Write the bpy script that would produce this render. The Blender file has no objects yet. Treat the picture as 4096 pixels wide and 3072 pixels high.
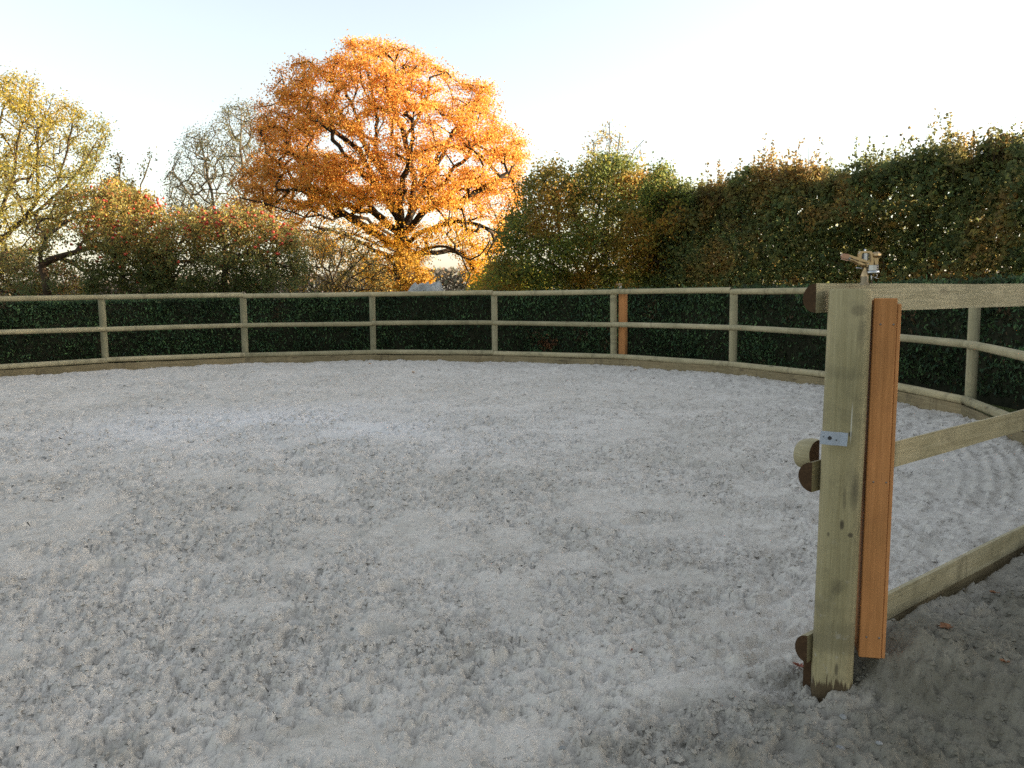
import bpy, math, random
import numpy as np
from mathutils import Matrix, Vector

rad = math.radians
scene = bpy.context.scene
C = scene.collection

# ------------------------------------------------------------------ camera
CAM_H, PITCH, ROLL, FPX = 1.388, rad(6.165), rad(-0.60), 3448.0     # FPX: focal length in photo pixels (4096 wide)
cam = bpy.data.cameras.new('camera')
cam.sensor_width = 36.0
cam.lens = 36.0 * FPX / 4096.0
cam.clip_start, cam.clip_end = 0.05, 6000.0
cam_o = bpy.data.objects.new('camera', cam)
cam_o.matrix_world = (Matrix.Translation((0, 0, CAM_H)) @ Matrix.Rotation(rad(90) - PITCH, 4, 'X') @ Matrix.Rotation(ROLL, 4, 'Z'))
C.objects.link(cam_o)
scene.camera = cam_o

# ------------------------------------------------------------------ sky, sun, exposure
SUN_AZ, SUN_EL = rad(83), rad(8.1)            # azimuth from +Y towards +X
world = bpy.data.worlds.new('World')
scene.world = world
world.use_nodes = True
wn = world.node_tree
wn.nodes.clear()
sky = wn.nodes.new('ShaderNodeTexSky')
sky.sky_type = 'NISHITA'
sky.sun_disc = False
sky.sun_elevation = SUN_EL
sky.sun_rotation = SUN_AZ
sky.air_density = 1.0
sky.dust_density = 1.5
sky.ozone_density = 1.0
hsv = wn.nodes.new('ShaderNodeHueSaturation')
hsv.inputs['Saturation'].default_value = 0.50
bg = wn.nodes.new('ShaderNodeBackground')
bg.inputs['Strength'].default_value = 0.15
wo = wn.nodes.new('ShaderNodeOutputWorld')
wn.links.new(sky.outputs[0], hsv.inputs['Color'])
wn.links.new(hsv.outputs[0], bg.inputs['Color'])
wn.links.new(bg.outputs[0], wo.inputs['Surface'])

sun = bpy.data.lights.new('sun', 'SUN')
sun.energy = 5.0
sun.angle = rad(0.6)
sun.color = (1.0, 0.83, 0.60)
sun_o = bpy.data.objects.new('sun', sun)
sd = Vector((math.sin(SUN_AZ) * math.cos(SUN_EL), math.cos(SUN_AZ) * math.cos(SUN_EL), math.sin(SUN_EL)))
sun_o.rotation_euler = sd.to_track_quat('Z', 'Y').to_euler()
sun_o.location = sd * 60
C.objects.link(sun_o)

scene.view_settings.view_transform = 'Standard'
scene.view_settings.look = 'None'
scene.view_settings.gamma = 1.0
scene.view_settings.use_curve_mapping = False
scene.view_settings.exposure = 1.70
scene.render.engine = 'CYCLES'
scene.cycles.use_denoising = False
scene.cycles.max_bounces = 8
scene.cycles.transmission_bounces = 4
scene.cycles.transparent_max_bounces = 4
scene.cycles.sample_clamp_indirect = 2.0

# ------------------------------------------------------------------ helpers
rng = np.random.default_rng(7)
random.seed(7)
cr, sr = math.cos(ROLL), math.sin(ROLL)
cp, sp_ = math.cos(PITCH), math.sin(PITCH)


def at(u, v, Y):
    """world point at distance Y (m, along +Y) that photo pixel (u, v) sees; arrays allowed"""
    a = np.asarray(u, float) - 2048.0
    b = np.asarray(v, float) - 1536.0
    x = (cr * a + sr * b) / FPX
    y = (-sr * a + cr * b) / FPX
    dx, dy, dz = x, cp - y * sp_, -sp_ - y * cp
    t = Y / dy
    return np.stack([dx * t, np.broadcast_to(np.asarray(Y, float), np.shape(dx * t)), CAM_H + dz * t], -1)


def pix(P):
    """photo pixel of world points"""
    d = P - np.array([0, 0, CAM_H])
    x = d[..., 0]
    y = d[..., 1] * sp_ + d[..., 2] * cp
    z = d[..., 1] * cp - d[..., 2] * sp_
    a, b = x / z * FPX, -y / z * FPX
    return 2048 + cr * a - sr * b, 1536 + sr * a + cr * b


def _hash(ix, iy, iz, seed):
    h = (ix.astype(np.int64) * 374761393 + iy.astype(np.int64) * 668265263 + iz.astype(np.int64) * 1274126177 + seed * 974634777) & 0xFFFFFFFF
    h = ((h ^ (h >> 13)) * 1103515245) & 0xFFFFFFFF
    h = ((h ^ (h >> 16)) * 2246822519) & 0xFFFFFFFF
    return ((h ^ (h >> 15)) & 0xFFFFFF) / float(0xFFFFFF)


def noise2(x, y, seed=0):
    ix, iy = np.floor(x), np.floor(y)
    fx, fy = x - ix, y - iy
    fx = fx * fx * fx * (fx * (fx * 6 - 15) + 10)
    fy = fy * fy * fy * (fy * (fy * 6 - 15) + 10)
    z = np.zeros_like(ix)
    a = _hash(ix, iy, z, seed); b = _hash(ix + 1, iy, z, seed)
    c = _hash(ix, iy + 1, z, seed); d = _hash(ix + 1, iy + 1, z, seed)
    return (a + (b - a) * fx) * (1 - fy) + (c + (d - c) * fx) * fy


def noise3(p, seed=0):
    i = np.floor(p)
    f = p - i
    f = f * f * (3 - 2 * f)
    out = 0
    for dx in (0, 1):
        for dy in (0, 1):
            for dz in (0, 1):
                w = (f[:, 0] if dx else 1 - f[:, 0]) * (f[:, 1] if dy else 1 - f[:, 1]) * (f[:, 2] if dz else 1 - f[:, 2])
                out = out + w * _hash(i[:, 0] + dx, i[:, 1] + dy, i[:, 2] + dz, seed)
    return out


def sstep(a, b, x):
    t = np.clip((x - a) / (b - a), 0, 1)
    return t * t * (3 - 2 * t)


def np_mesh(name, V, F, mats, cols=None, smooth=False, fmat=None):
    """mesh from numpy: V (n,3), F (m,k)"""
    me = bpy.data.meshes.new(name)
    V = np.ascontiguousarray(V, dtype=np.float32)
    F = np.ascontiguousarray(F, dtype=np.int32)
    m, k = F.shape
    me.vertices.add(len(V)); me.vertices.foreach_set('co', V.ravel())
    me.loops.add(m * k); me.loops.foreach_set('vertex_index', F.ravel())
    me.polygons.add(m)
    me.polygons.foreach_set('loop_start', np.arange(0, m * k, k, dtype=np.int32))
    try:
        me.polygons.foreach_set('loop_total', np.full(m, k, dtype=np.int32))
    except Exception:
        pass
    if fmat is not None:
        me.polygons.foreach_set('material_index', np.ascontiguousarray(fmat, dtype=np.int32))
    if smooth:
        me.polygons.foreach_set('use_smooth', np.ones(m, dtype=bool))
    if cols is not None:
        at_ = me.color_attributes.new('tint', 'FLOAT_COLOR', 'POINT')
        cc = np.ones((len(V), 4), np.float32); cc[:, :3] = cols
        at_.data.foreach_set('color', cc.ravel())
    for mt in (mats if isinstance(mats, (list, tuple)) else [mats]):
        me.materials.append(mt)
    me.update(calc_edges=True)
    return me


class MB:
    """collects polygons of any size, then makes ONE mesh"""
    def __init__(self):
        self.v, self.f, self.m, self.s = [], [], [], []

    def add(self, vs, fs, mi=0, smooth=False):
        o = len(self.v)
        self.v += [tuple(v) for v in vs]
        self.f += [tuple(i + o for i in f) for f in fs]
        self.m += [mi] * len(fs); self.s += [smooth] * len(fs)

    def box(self, c, d, mi=0, M=None, bev=0.0):
        x, y, z = d[0] / 2, d[1] / 2, d[2] / 2
        c = Vector(c)
        if bev <= 0:
            vs = [Vector((a * x, b * y, e * z)) for e in (-1, 1) for a, b in ((-1, -1), (1, -1), (1, 1), (-1, 1))]
            fs = [(3, 2, 1, 0), (4, 5, 6, 7), (0, 1, 5, 4), (1, 2, 6, 5), (2, 3, 7, 6), (3, 0, 4, 7)]
        else:
            b_ = bev
            ring = [(-x + b_, -y), (x - b_, -y), (x, -y + b_), (x, y - b_), (x - b_, y), (-x + b_, y), (-x, y - b_), (-x, -y + b_)]
            ins = [(max(-x + b_, min(x - b_, p)), max(-y + b_, min(y - b_, q))) for p, q in ring]
            vs, fs = [], []
            for zz, rr in ((-z, ins), (-z + b_, ring), (z - b_, ring), (z, ins)):
                vs += [Vector((p, q, zz)) for p, q in rr]
            for k in range(3):
                for i in range(8):
                    j = (i + 1) % 8
                    fs.append((k * 8 + i, k * 8 + j, k * 8 + 8 + j, k * 8 + 8 + i))
            fs.append(tuple(range(7, -1, -1))); fs.append(tuple(range(24, 32)))
        if M is not None:
            vs = [M @ v for v in vs]
        self.add([v + c for v in vs], fs, mi)

    def lathe(self, prof, n=14, mi=0, M=None, c=(0, 0, 0), smooth=True):
        """prof: (radius, z) pairs, closed at both ends"""
        c = Vector(c)
        vs, fs = [], []
        for r, z in prof:
            for i in range(n):
                a = 2 * math.pi * i / n
                vs.append(Vector((r * math.cos(a), r * math.sin(a), z)))
        for k in range(len(prof) - 1):
            for i in range(n):
                j = (i + 1) % n
                fs.append((k * n + i, k * n + j, k * n + n + j, k * n + n + i))
        if M is not None:
            vs = [M @ v for v in vs]
        vs = [v + c for v in vs]
        self.add(vs, fs, mi, smooth)
        self.add(vs[:n], [tuple(range(n - 1, -1, -1))], mi)
        self.add(vs[-n:], [tuple(range(n))], mi)

    def tube(self, pts, r, n=6, mi=0):
        pts = [Vector(p) for p in pts]
        vs, fs = [], []
        for k, p in enumerate(pts):
            d = (pts[min(k + 1, len(pts) - 1)] - pts[max(k - 1, 0)]).normalized()
            a = d.orthogonal().normalized(); b = d.cross(a)
            if k:
                a = (pa - d * pa.dot(d)).normalized(); b = d.cross(a)
            pa = a
            rr = r[k] if isinstance(r, (list, tuple)) else r
            for i in range(n):
                t = 2 * math.pi * i / n
                vs.append(p + (a * math.cos(t) + b * math.sin(t)) * rr)
        for k in range(len(pts) - 1):
            for i in range(n):
                j = (i + 1) % n
                fs.append((k * n + i, k * n + j, k * n + n + j, k * n + n + i))
        fs.append(tuple(range(n - 1, -1, -1))); fs.append(tuple(range((len(pts) - 1) * n, len(pts) * n)))
        self.add(vs, fs, mi, True)

    def prism(self, outline, y0, y1, mi=0, M=None):
        """outline in x,z; extruded along y"""
        n = len(outline)
        vs = [Vector((x, y0, z)) for x, z in outline] + [Vector((x, y1, z)) for x, z in outline]
        fs = [tuple(range(n)), tuple(range(2 * n - 1, n - 1, -1))]
        for i in range(n):
            j = (i + 1) % n
            fs.append((j, i, n + i, n + j))
        if M is not None:
            vs = [M @ v for v in vs]
        self.add(vs, fs, mi)

    def mesh(self, name, mats):
        me = bpy.data.meshes.new(name)
        me.from_pydata([tuple(v) for v in self.v], [], self.f)
        me.polygons.foreach_set('material_index', self.m)
        me.polygons.foreach_set('use_smooth', self.s)
        for mt in (mats if isinstance(mats, (list, tuple)) else [mats]):
            me.materials.append(mt)
        me.validate(); me.update()
        return me


def obj(name, me, parent=None, loc=None, rot=None, label=None, cat=None, group=None, kind=None, M=None):
    o = bpy.data.objects.new(name, me)
    C.objects.link(o)
    if parent is not None:
        o.parent = parent
    if M is not None:
        o.matrix_local = M
    if loc is not None:
        o.location = loc
    if rot is not None:
        o.rotation_euler = rot
    if label: o['label'] = label
    if cat: o['category'] = cat
    if group: o['group'] = group
    if kind: o['kind'] = kind
    return o


def empty(name, loc, label, cat, group=None):
    o = obj(name, None, None, loc, None, label, cat, group)
    o.empty_display_size = 0.2
    return o


# ------------------------------------------------------------------ materials
class NT:
    def __init__(self, name):
        self.mat = bpy.data.materials.new(name)
        self.mat.use_nodes = True
        self.t = self.mat.node_tree
        self.t.nodes.clear()
        self.out = self.n('ShaderNodeOutputMaterial')

    def n(self, typ, **kw):
        nd = self.t.nodes.new(typ)
        for k, v in kw.items():
            setattr(nd, k, v)
        return nd

    def l(self, a, b):
        self.t.links.new(a, b)

    def noise(self, vec, scale, detail=4.0, rough=0.6, dist=0.0):
        nd = self.n('ShaderNodeTexNoise')
        nd.inputs['Scale'].default_value = scale
        nd.inputs['Detail'].default_value = detail
        nd.inputs['Roughness'].default_value = rough
        nd.inputs['Distortion'].default_value = dist
        if vec is not None:
            self.l(vec, nd.inputs['Vector'])
        return nd.outputs['Fac']

    def ramp(self, fac, stops):
        nd = self.n('ShaderNodeValToRGB')
        el = nd.color_ramp.elements
        while len(el) < len(stops):
            el.new(0.5)
        for e, (p, c) in zip(el, stops):
            e.position = p
            e.color = (*c, 1) if len(c) == 3 else c
        self.l(fac, nd.inputs['Fac'])
        return nd.outputs['Color']

    def mix(self, a, b, fac, mode='MIX'):
        nd = self.n('ShaderNodeMix', data_type='RGBA', blend_type=mode)
        for s, x in ((nd.inputs[0], fac), (nd.inputs[6], a), (nd.inputs[7], b)):
            if isinstance(x, (int, float)):
                s.default_value = x
            elif isinstance(x, tuple):
                s.default_value = (*x, 1)
            else:
                self.l(x, s)
        return nd.outputs[2]

    def math(self, op, a, b=0.0):
        nd = self.n('ShaderNodeMath', operation=op)
        for s, x in ((nd.inputs[0], a), (nd.inputs[1], b)):
            if isinstance(x, (int, float)):
                s.default_value = x
            else:
                self.l(x, s)
        return nd.outputs[0]

    def mapping(self, scale, coord='Object'):
        tc = self.n('ShaderNodeTexCoord')
        mp = self.n('ShaderNodeMapping')
        mp.inputs['Scale'].default_value = scale
        self.l(tc.outputs[coord], mp.inputs['Vector'])
        return mp.outputs['Vector']

    def bump(self, h, strength, dist):
        nd = self.n('ShaderNodeBump')
        nd.inputs['Strength'].default_value = strength
        nd.inputs['Distance'].default_value = dist
        self.l(h, nd.inputs['Height'])
        return nd.outputs['Normal']

    def principled(self, color, rough=0.8, normal=None, metal=0.0, spec=0.3):
        b = self.n('ShaderNodeBsdfPrincipled')
        for s, x in ((b.inputs['Base Color'], color), (b.inputs['Roughness'], rough)):
            if isinstance(x, tuple):
                s.default_value = (*x, 1)
            elif isinstance(x, (int, float)):
                s.default_value = x
            else:
                self.l(x, s)
        b.inputs['Metallic'].default_value = metal
        b.inputs['Specular IOR Level'].default_value = spec
        if normal is not None:
            self.l(normal, b.inputs['Normal'])
        return b.outputs[0]

    def done(self, sh):
        self.l(sh, self.out.inputs['Surface'])
        return self.mat


def leaf_material(name, trans=0.45, rough=0.6, spec=0.2):
    t = NT(name)
    at_ = t.n('ShaderNodeAttribute', attribute_name='tint')
    b = t.principled(at_.outputs['Color'], rough, None, 0.0, spec)
    tr = t.n('ShaderNodeBsdfTranslucent')
    t.l(t.mix(at_.outputs['Color'], (1.0, 0.92, 0.45), 0.12), tr.inputs['Color'])
    mx = t.n('ShaderNodeMixShader')
    mx.inputs[0].default_value = trans
    t.l(b, mx.inputs[1]); t.l(tr.outputs[0], mx.inputs[2])
    return t.done(mx.outputs[0])


def wood_material(name, cols, dark, axis='X', knots=True, stain_z=None):
    """grain runs along the local axis; each object gets its own offset"""
    t = NT(name)
    info = t.n('ShaderNodeObjectInfo')
    tc = t.n('ShaderNodeTexCoord')
    off = t.n('ShaderNodeVectorMath', operation='MULTIPLY_ADD')
    t.l(info.outputs['Random'], off.inputs[0])
    off.inputs[1].default_value = (37.0, 19.0, 53.0)
    t.l(tc.outputs['Object'], off.inputs[2])
    mp = t.n('ShaderNodeMapping')
    k = {'X': (2.2, 75, 75), 'Z': (75, 75, 2.2)}[axis]
    mp.inputs['Scale'].default_value = k
    t.l(off.outputs[0], mp.inputs['Vector'])
    grain = t.noise(mp.outputs[0], 1.0, 5, 0.65, 0.6)
    fine = t.noise(mp.outputs[0], 4.0, 3, 0.7)
    blot = t.noise(off.outputs[0], 2.2, 4, 0.6)
    col = t.ramp(grain, [(0.25, cols[0]), (0.5, cols[1]), (0.75, cols[2])])
    col = t.mix(col, t.ramp(fine, [(0.3, (0.72, 0.70, 0.66)), (0.7, (1.12, 1.12, 1.12))]), 0.55, 'MULTIPLY')
    col = t.mix(col, t.ramp(blot, [(0.3, (0.66, 0.68, 0.62)), (0.65, (1.1, 1.08, 1.05))]), 0.7, 'MULTIPLY')
    col = t.mix(col, t.ramp(info.outputs['Random'], [(0.0, (0.80, 0.80, 0.76)), (0.5, (1.0, 1.0, 1.0)), (1.0, (1.10, 1.06, 1.0))]), 1.0, 'MULTIPLY')
    grime = t.noise(off.outputs[0], 7.0, 6, 0.72, 0.8)
    col = t.mix(col, dark, t.math('MULTIPLY', t.ramp(grime, [(0.50, (0, 0, 0)), (0.66, (1, 1, 1))]), 0.32 if knots else 0.18))
    if knots:
        mk = t.n('ShaderNodeMapping')
        mk.inputs['Scale'].default_value = {'X': (2.1, 7, 7), 'Z': (7, 7, 2.1)}[axis]
        t.l(off.outputs[0], mk.inputs['Vector'])
        vo = t.n('ShaderNodeTexVoronoi')
        vo.inputs['Scale'].default_value = 1.0
        vo.inputs['Randomness'].default_value = 0.9
        t.l(mk.outputs[0], vo.inputs['Vector'])
        kf = t.ramp(vo.outputs['Distance'], [(0.06, (1, 1, 1)), (0.17, (0, 0, 0))])
        kf2 = t.math('MULTIPLY', kf, 0.75)
        col = t.mix(col, dark, kf2)
        # whorl bands across the log
        mw = t.n('ShaderNodeMapping')
        mw.inputs['Scale'].default_value = {'X': (2.6, 0.5, 0.5), 'Z': (0.5, 0.5, 2.6)}[axis]
        t.l(off.outputs[0], mw.inputs['Vector'])
        wb = t.noise(mw.outputs[0], 2.2, 2, 0.5)
        col = t.mix(col, dark, t.math('MULTIPLY', t.ramp(wb, [(0.60, (0, 0, 0)), (0.68, (1, 1, 1)), (0.74, (0, 0, 0))]), 0.42))
    if stain_z:
        sep = t.n('ShaderNodeSeparateXYZ')
        t.l(tc.outputs['Object'], sep.inputs[0])
        edge = t.math('ADD', sep.outputs['Z'], t.math('MULTIPLY', t.math('SUBTRACT', grain, 0.5), -0.20))
        sf = t.ramp(t.math('DIVIDE', edge, stain_z), [(0.80, (1, 1, 1)), (1.0, (0, 0, 0))])
        col = t.mix(col, (0.050, 0.030, 0.014), t.math('MULTIPLY', sf, 0.9))
        # knots and one pale drying crack of this particular post
        for kx, kz, ax, az, st in ((0.000, 0.612, 0.008, 0.020, .85), (0.028, 0.578, 0.011, 0.010, .8), (0.006, 0.115, 0.007, 0.026, .7), (0.012, 0.915, 0.007, 0.011, .85),
                                   (0.022, 1.315, 0.030, 0.022, .35), (-0.040, 0.575, 0.005, 0.010, .6), (0.004, 0.70, 0.006, 0.05, .4), (-0.01, 0.40, 0.022, 0.035, .3)):
            px = t.math('DIVIDE', t.math('SUBTRACT', t.math('ADD', sep.outputs['X'], t.math('MULTIPLY', t.math('SUBTRACT', blot, 0.5), 0.012)), kx), ax)
            pz = t.math('DIVIDE', t.math('SUBTRACT', sep.outputs['Z'], kz), az)
            dd = t.math('ADD', t.math('MULTIPLY', px, px), t.math('MULTIPLY', pz, pz))
            col = t.mix(col, (0.045, 0.036, 0.024), t.math('MULTIPLY', t.ramp(dd, [(0.25, (1, 1, 1)), (1.0, (0, 0, 0))]), st))
        px = t.math('DIVIDE', t.math('SUBTRACT', t.math('ADD', sep.outputs['X'], t.math('MULTIPLY', t.math('SUBTRACT', grain, 0.5), 0.006)), 0.014), 0.0022)
        pz = t.math('DIVIDE', t.math('SUBTRACT', sep.outputs['Z'], 0.95), 0.075)
        dd = t.math('ADD', t.math('MULTIPLY', px, px), t.math('MULTIPLY', pz, pz))
        col = t.mix(col, (0.52, 0.50, 0.42), t.math('MULTIPLY', t.ramp(dd, [(0.4, (1, 1, 1)), (1.0, (0, 0, 0))]), 0.75))
        # pale splashes of dried sand low on the post
        spl = t.noise(off.outputs[0], 26.0, 3, 0.6)
        hz = t.ramp(sep.outputs['Z'], [(0.1, (1, 1, 1)), (0.7, (0, 0, 0))])
        col = t.mix(col, (0.36, 0.34, 0.29), t.math('MULTIPLY', t.math('MULTIPLY', t.ramp(spl, [(0.60, (0, 0, 0)), (0.72, (1, 1, 1))]), hz), 0.55))
    h = t.math('ADD', grain, t.math('MULTIPLY', fine, 0.6))
    return t.done(t.principled(col, 0.78, t.bump(h, 0.35 if knots else 0.15, 0.004 if knots else 0.002), 0, 0.25))


M_rail = wood_material('treated_pine', [(0.28, 0.238, 0.142), (0.375, 0.325, 0.205), (0.44, 0.39, 0.265)], (0.115, 0.095, 0.055), 'X')
M_post = wood_material('treated_pine_post', [(0.225, 0.20, 0.122), (0.295, 0.268, 0.172), (0.345, 0.318, 0.215)], (0.09, 0.08, 0.045), 'Z')
M_gate = wood_material('treated_pine_gatepost', [(0.230, 0.200, 0.112), (0.290, 0.256, 0.152), (0.340, 0.303, 0.190)], (0.08, 0.07, 0.045), 'Z', True, 0.07)
M_kick = wood_material('kick_board_wood', [(0.15, 0.115, 0.062), (0.225, 0.18, 0.105), (0.30, 0.255, 0.16)], (0.08, 0.06, 0.035), 'X')
M_larch = wood_material('larch_board', [(0.37, 0.165, 0.058), (0.45, 0.202, 0.074), (0.51, 0.24, 0.094)], (0.20, 0.075, 0.03), 'Z', False)


def endgrain():
    t = NT('end_grain')
    v = t.mapping((1, 1, 1))
    n = t.noise(v, 60, 4, 0.6)
    w = t.n('ShaderNodeTexWave', wave_type='RINGS', rings_direction='X')
    w.inputs['Scale'].default_value = 22
    w.inputs['Distortion'].default_value = 2.0
    t.l(v, w.inputs['Vector'])
    c = t.ramp(n, [(0.3, (0.036, 0.020, 0.010)), (0.7, (0.075, 0.043, 0.021))])
    c = t.mix(c, (0.045, 0.026, 0.013), t.math('MULTIPLY', w.outputs['Fac'], 0.35))
    return t.done(t.principled(c, 0.9, t.bump(n, 0.3, 0.003), 0, 0.15))


M_end = endgrain()


def metal(name, col, rough, var=0.25, met=1.0):
    t = NT(name)
    v = t.mapping((1, 1, 1))
    n = t.noise(v, 90, 4, 0.6)
    c = t.mix(col, tuple(x * (1 - var) for x in col), n)
    return t.done(t.principled(c, rough, t.bump(n, 0.1, 0.001), met, 0.5))


M_brass = metal('brass', (0.52, 0.37, 0.20), 0.42, 0.35)
M_bronze = metal('red_bronze', (0.42, 0.25, 0.17), 0.45, 0.3)
M_dull = metal('dull_brass', (0.30, 0.25, 0.18), 0.5, 0.35)
M_chrome = metal('chrome', (0.46, 0.46, 0.47), 0.30, 0.35)
M_galv = metal('galvanised_steel', (0.36, 0.395, 0.45), 0.55, 0.18, 0.35)
M_steel = metal('dull_steel', (0.22, 0.21, 0.20), 0.5, 0.3, 0.6)
M_hole = metal('hole_dark', (0.02, 0.02, 0.022), 0.6, 0.2, 0.0)


def bark(name, a, b, scale=9):
    t = NT(name)
    v = t.mapping((1, 1, 0.25))
    n = t.noise(v, scale, 6, 0.7, 0.4)
    c = t.ramp(n, [(0.3, a), (0.7, b)])
    return t.done(t.principled(c, 0.9, t.bump(n, 0.6, 0.03), 0, 0.15))


M_bark = bark('bark_oak', (0.020, 0.014, 0.009), (0.050, 0.036, 0.025))
M_bark_grey = bark('bark_grey', (0.070, 0.058, 0.045), (0.16, 0.135, 0.105))
M_bark_brown = bark('bark_brown', (0.040, 0.026, 0.016), (0.09, 0.062, 0.038))
M_leaf = leaf_material('leaf_autumn', 0.5)
M_leaf_h = leaf_material('leaf_beech', 0.45)
M_leaf_d = leaf_material('leaf_conifer', 0.12, 0.65, 0.15)


def sand_material():
    t = NT('sand')
    tc = t.n('ShaderNodeTexCoord')
    v = tc.outputs['Object']
    at_ = t.n('ShaderNodeAttribute', attribute_name='tint')      # r: dark earth share, g: paler patch share, b: damp share
    sep = t.n('ShaderNodeSeparateColor')
    t.l(at_.outputs['Color'], sep.inputs[0])
    big = t.noise(v, 0.9, 5, 0.6)
    mid = t.noise(v, 7.0, 5, 0.65)
    fine = t.noise(v, 75.0, 4, 0.7)
    grit = t.noise(v, 320.0, 2, 0.6)
    c = t.ramp(mid, [(0.28, (0.505, 0.455, 0.390)), (0.55, (0.605, 0.555, 0.485)), (0.8, (0.655, 0.605, 0.540))])
    c = t.mix(c, t.ramp(big, [(0.3, (0.86, 0.86, 0.85)), (0.7, (1.06, 1.06, 1.07))]), 1.0, 'MULTIPLY')
    c = t.mix(c, (0.72, 0.69, 0.665), t.math('MULTIPLY', sep.outputs[1], 0.80))
    spk = t.noise(v, 24.0, 3, 0.6, 0.5)
    c = t.mix(c, (0.25, 0.215, 0.17), t.math('MULTIPLY', t.ramp(spk, [(0.56, (0, 0, 0)), (0.68, (1, 1, 1))]), 0.36))
    c = t.mix(c, (0.16, 0.135, 0.10), t.math('MULTIPLY', t.ramp(fine, [(0.60, (0, 0, 0)), (0.75, (1, 1, 1))]), 0.30))
    c = t.mix(c, (0.62, 0.60, 0.57), t.math('MULTIPLY', t.ramp(grit, [(0.62, (0, 0, 0)), (0.74, (1, 1, 1))]), 0.35))
    earth = t.ramp(mid, [(0.3, (0.100, 0.090, 0.062)), (0.7, (0.180, 0.165, 0.122))])
    earth = t.mix(earth, (0.075, 0.062, 0.042), t.math('MULTIPLY', t.ramp(fine, [(0.52, (0, 0, 0)), (0.68, (1, 1, 1))]), 0.5))
    earth = t.mix(earth, (0.40, 0.39, 0.36), t.math('MULTIPLY', t.ramp(grit, [(0.64, (0, 0, 0)), (0.74, (1, 1, 1))]), 0.45))
    c = t.mix(c, earth, sep.outputs[0])
    c = t.mix(c, (0.135, 0.115, 0.07), t.math('MULTIPLY', sep.outputs[2], 0.7))
    h = t.math('ADD', t.math('MULTIPLY', fine, 0.7), t.math('MULTIPLY', grit, 0.4))
    return t.done(t.principled(c, 0.95, t.bump(h, 0.7, 0.012), 0, 0.12))


M_sand = sand_material()


def grass_material():
    t = NT('grass_field')
    v = t.mapping((1, 1, 1))
    n = t.noise(v, 1.2, 6, 0.7)
    f = t.noise(v, 40, 4, 0.7)
    c = t.ramp(n, [(0.3, (0.05, 0.065, 0.018)), (0.7, (0.105, 0.12, 0.035))])
    c = t.mix(c, (0.12, 0.075, 0.03), t.math('MULTIPLY', t.ramp(f, [(0.55, (0, 0, 0)), (0.7, (1, 1, 1))]), 0.5))
    return t.done(t.principled(c, 0.9, t.bump(f, 0.8, 0.05), 0, 0.15))


M_grass = grass_material()


def rock_material():
    t = NT('grey_rock')
    v = t.mapping((1, 1, 1))
    n = t.noise(v, 4, 8, 0.7)
    f = t.noise(v, 24, 5, 0.7)
    c = t.ramp(n, [(0.3, (0.30, 0.295, 0.27)), (0.55, (0.45, 0.44, 0.41)), (0.75, (0.58, 0.56, 0.53))])
    c = t.mix(c, (0.14, 0.15, 0.10), t.math('MULTIPLY', t.ramp(f, [(0.5, (0, 0, 0)), (0.68, (1, 1, 1))]), 0.5))
    return t.done(t.principled(c, 0.95, t.bump(t.math('ADD', n, f), 0.8, 0.05), 0, 0.15))


M_rock = rock_material()


def plain(name, a, b, scale=20, rough=0.7, spec=0.3):
    t = NT(name)
    n = t.noise(t.mapping((1, 1, 1)), scale, 4, 0.6)
    return t.done(t.principled(t.ramp(n, [(0.3, a), (0.7, b)]), rough, None, 0, spec))


M_apple = plain('apple_skin', (0.42, 0.025, 0.02), (0.60, 0.075, 0.035), 9, 0.35, 0.5)
M_stone = plain('pale_stone', (0.17, 0.17, 0.165), (0.28, 0.28, 0.27), 40, 0.8, 0.3)
M_deadleaf = plain('dead_leaf', (0.13, 0.055, 0.025), (0.24, 0.11, 0.045), 60, 0.7, 0.3)
M_redleaf = plain('red_dead_leaf', (0.20, 0.055, 0.035), (0.30, 0.10, 0.06), 60, 0.7, 0.3)
M_yellowleaf = plain('orange_dead_leaf', (0.40, 0.17, 0.03), (0.52, 0.26, 0.05), 60, 0.7, 0.3)
M_core = plain('hedge_wood', (0.012, 0.014, 0.008), (0.03, 0.03, 0.018), 8, 0.95, 0.05)

# ------------------------------------------------------------------ round pen geometry
CX, CY, R = -3.090, 9.808, 8.1285
A0, DA = 125.153, 18.3115
Z_TOP, Z_MID, Z_BOT = 1.35, 0.749, 0.15
R_RAIL, R_POST = 0.047, 0.063


def ring(k, r=R):
    a = rad(A0 - DA * k)
    return Vector((CX + r * math.cos(a), CY + r * math.sin(a), 0))


GATE = Vector((CX + R * math.cos(rad(-59.08)), CY + R * math.sin(rad(-59.08)), 0))
POSTS = {k: ring(k) for k in range(-3, 17)}
POSTS[10] = GATE
POSTS[11] = ring(11.55)

# ------------------------------------------------------------------ ground
gs = []
nr = 60
rr_ = np.concatenate([[0], np.geomspace(3, 3500, nr)])
na = 72
V = [(0, 20, -0.09)]
for r in rr_[1:]:
    a = np.linspace(0, 2 * np.pi, na, endpoint=False)
    z = -0.09 + 0.10 * (noise2(r * np.cos(a) * 0.05 + 50, r * np.sin(a) * 0.05 + 50, 3) - 0.5) * (r > 25)
    V += list(zip(r * np.cos(a), 20 + r * np.sin(a), np.broadcast_to(z, a.shape)))
F = []
for k in range(nr - 1):
    for i in range(na):
        j = (i + 1) % na
        F.append((1 + k * na + i, 1 + (k + 1) * na + i, 1 + (k + 1) * na + j, 1 + k * na + j))
me = bpy.data.meshes.new('ground')
me.from_pydata(V, [], F + [(0, 1 + i, 1 + (i + 1) % na) for i in range(na)])
me.materials.append(M_grass)
obj('ground', me, kind='structure')


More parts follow.
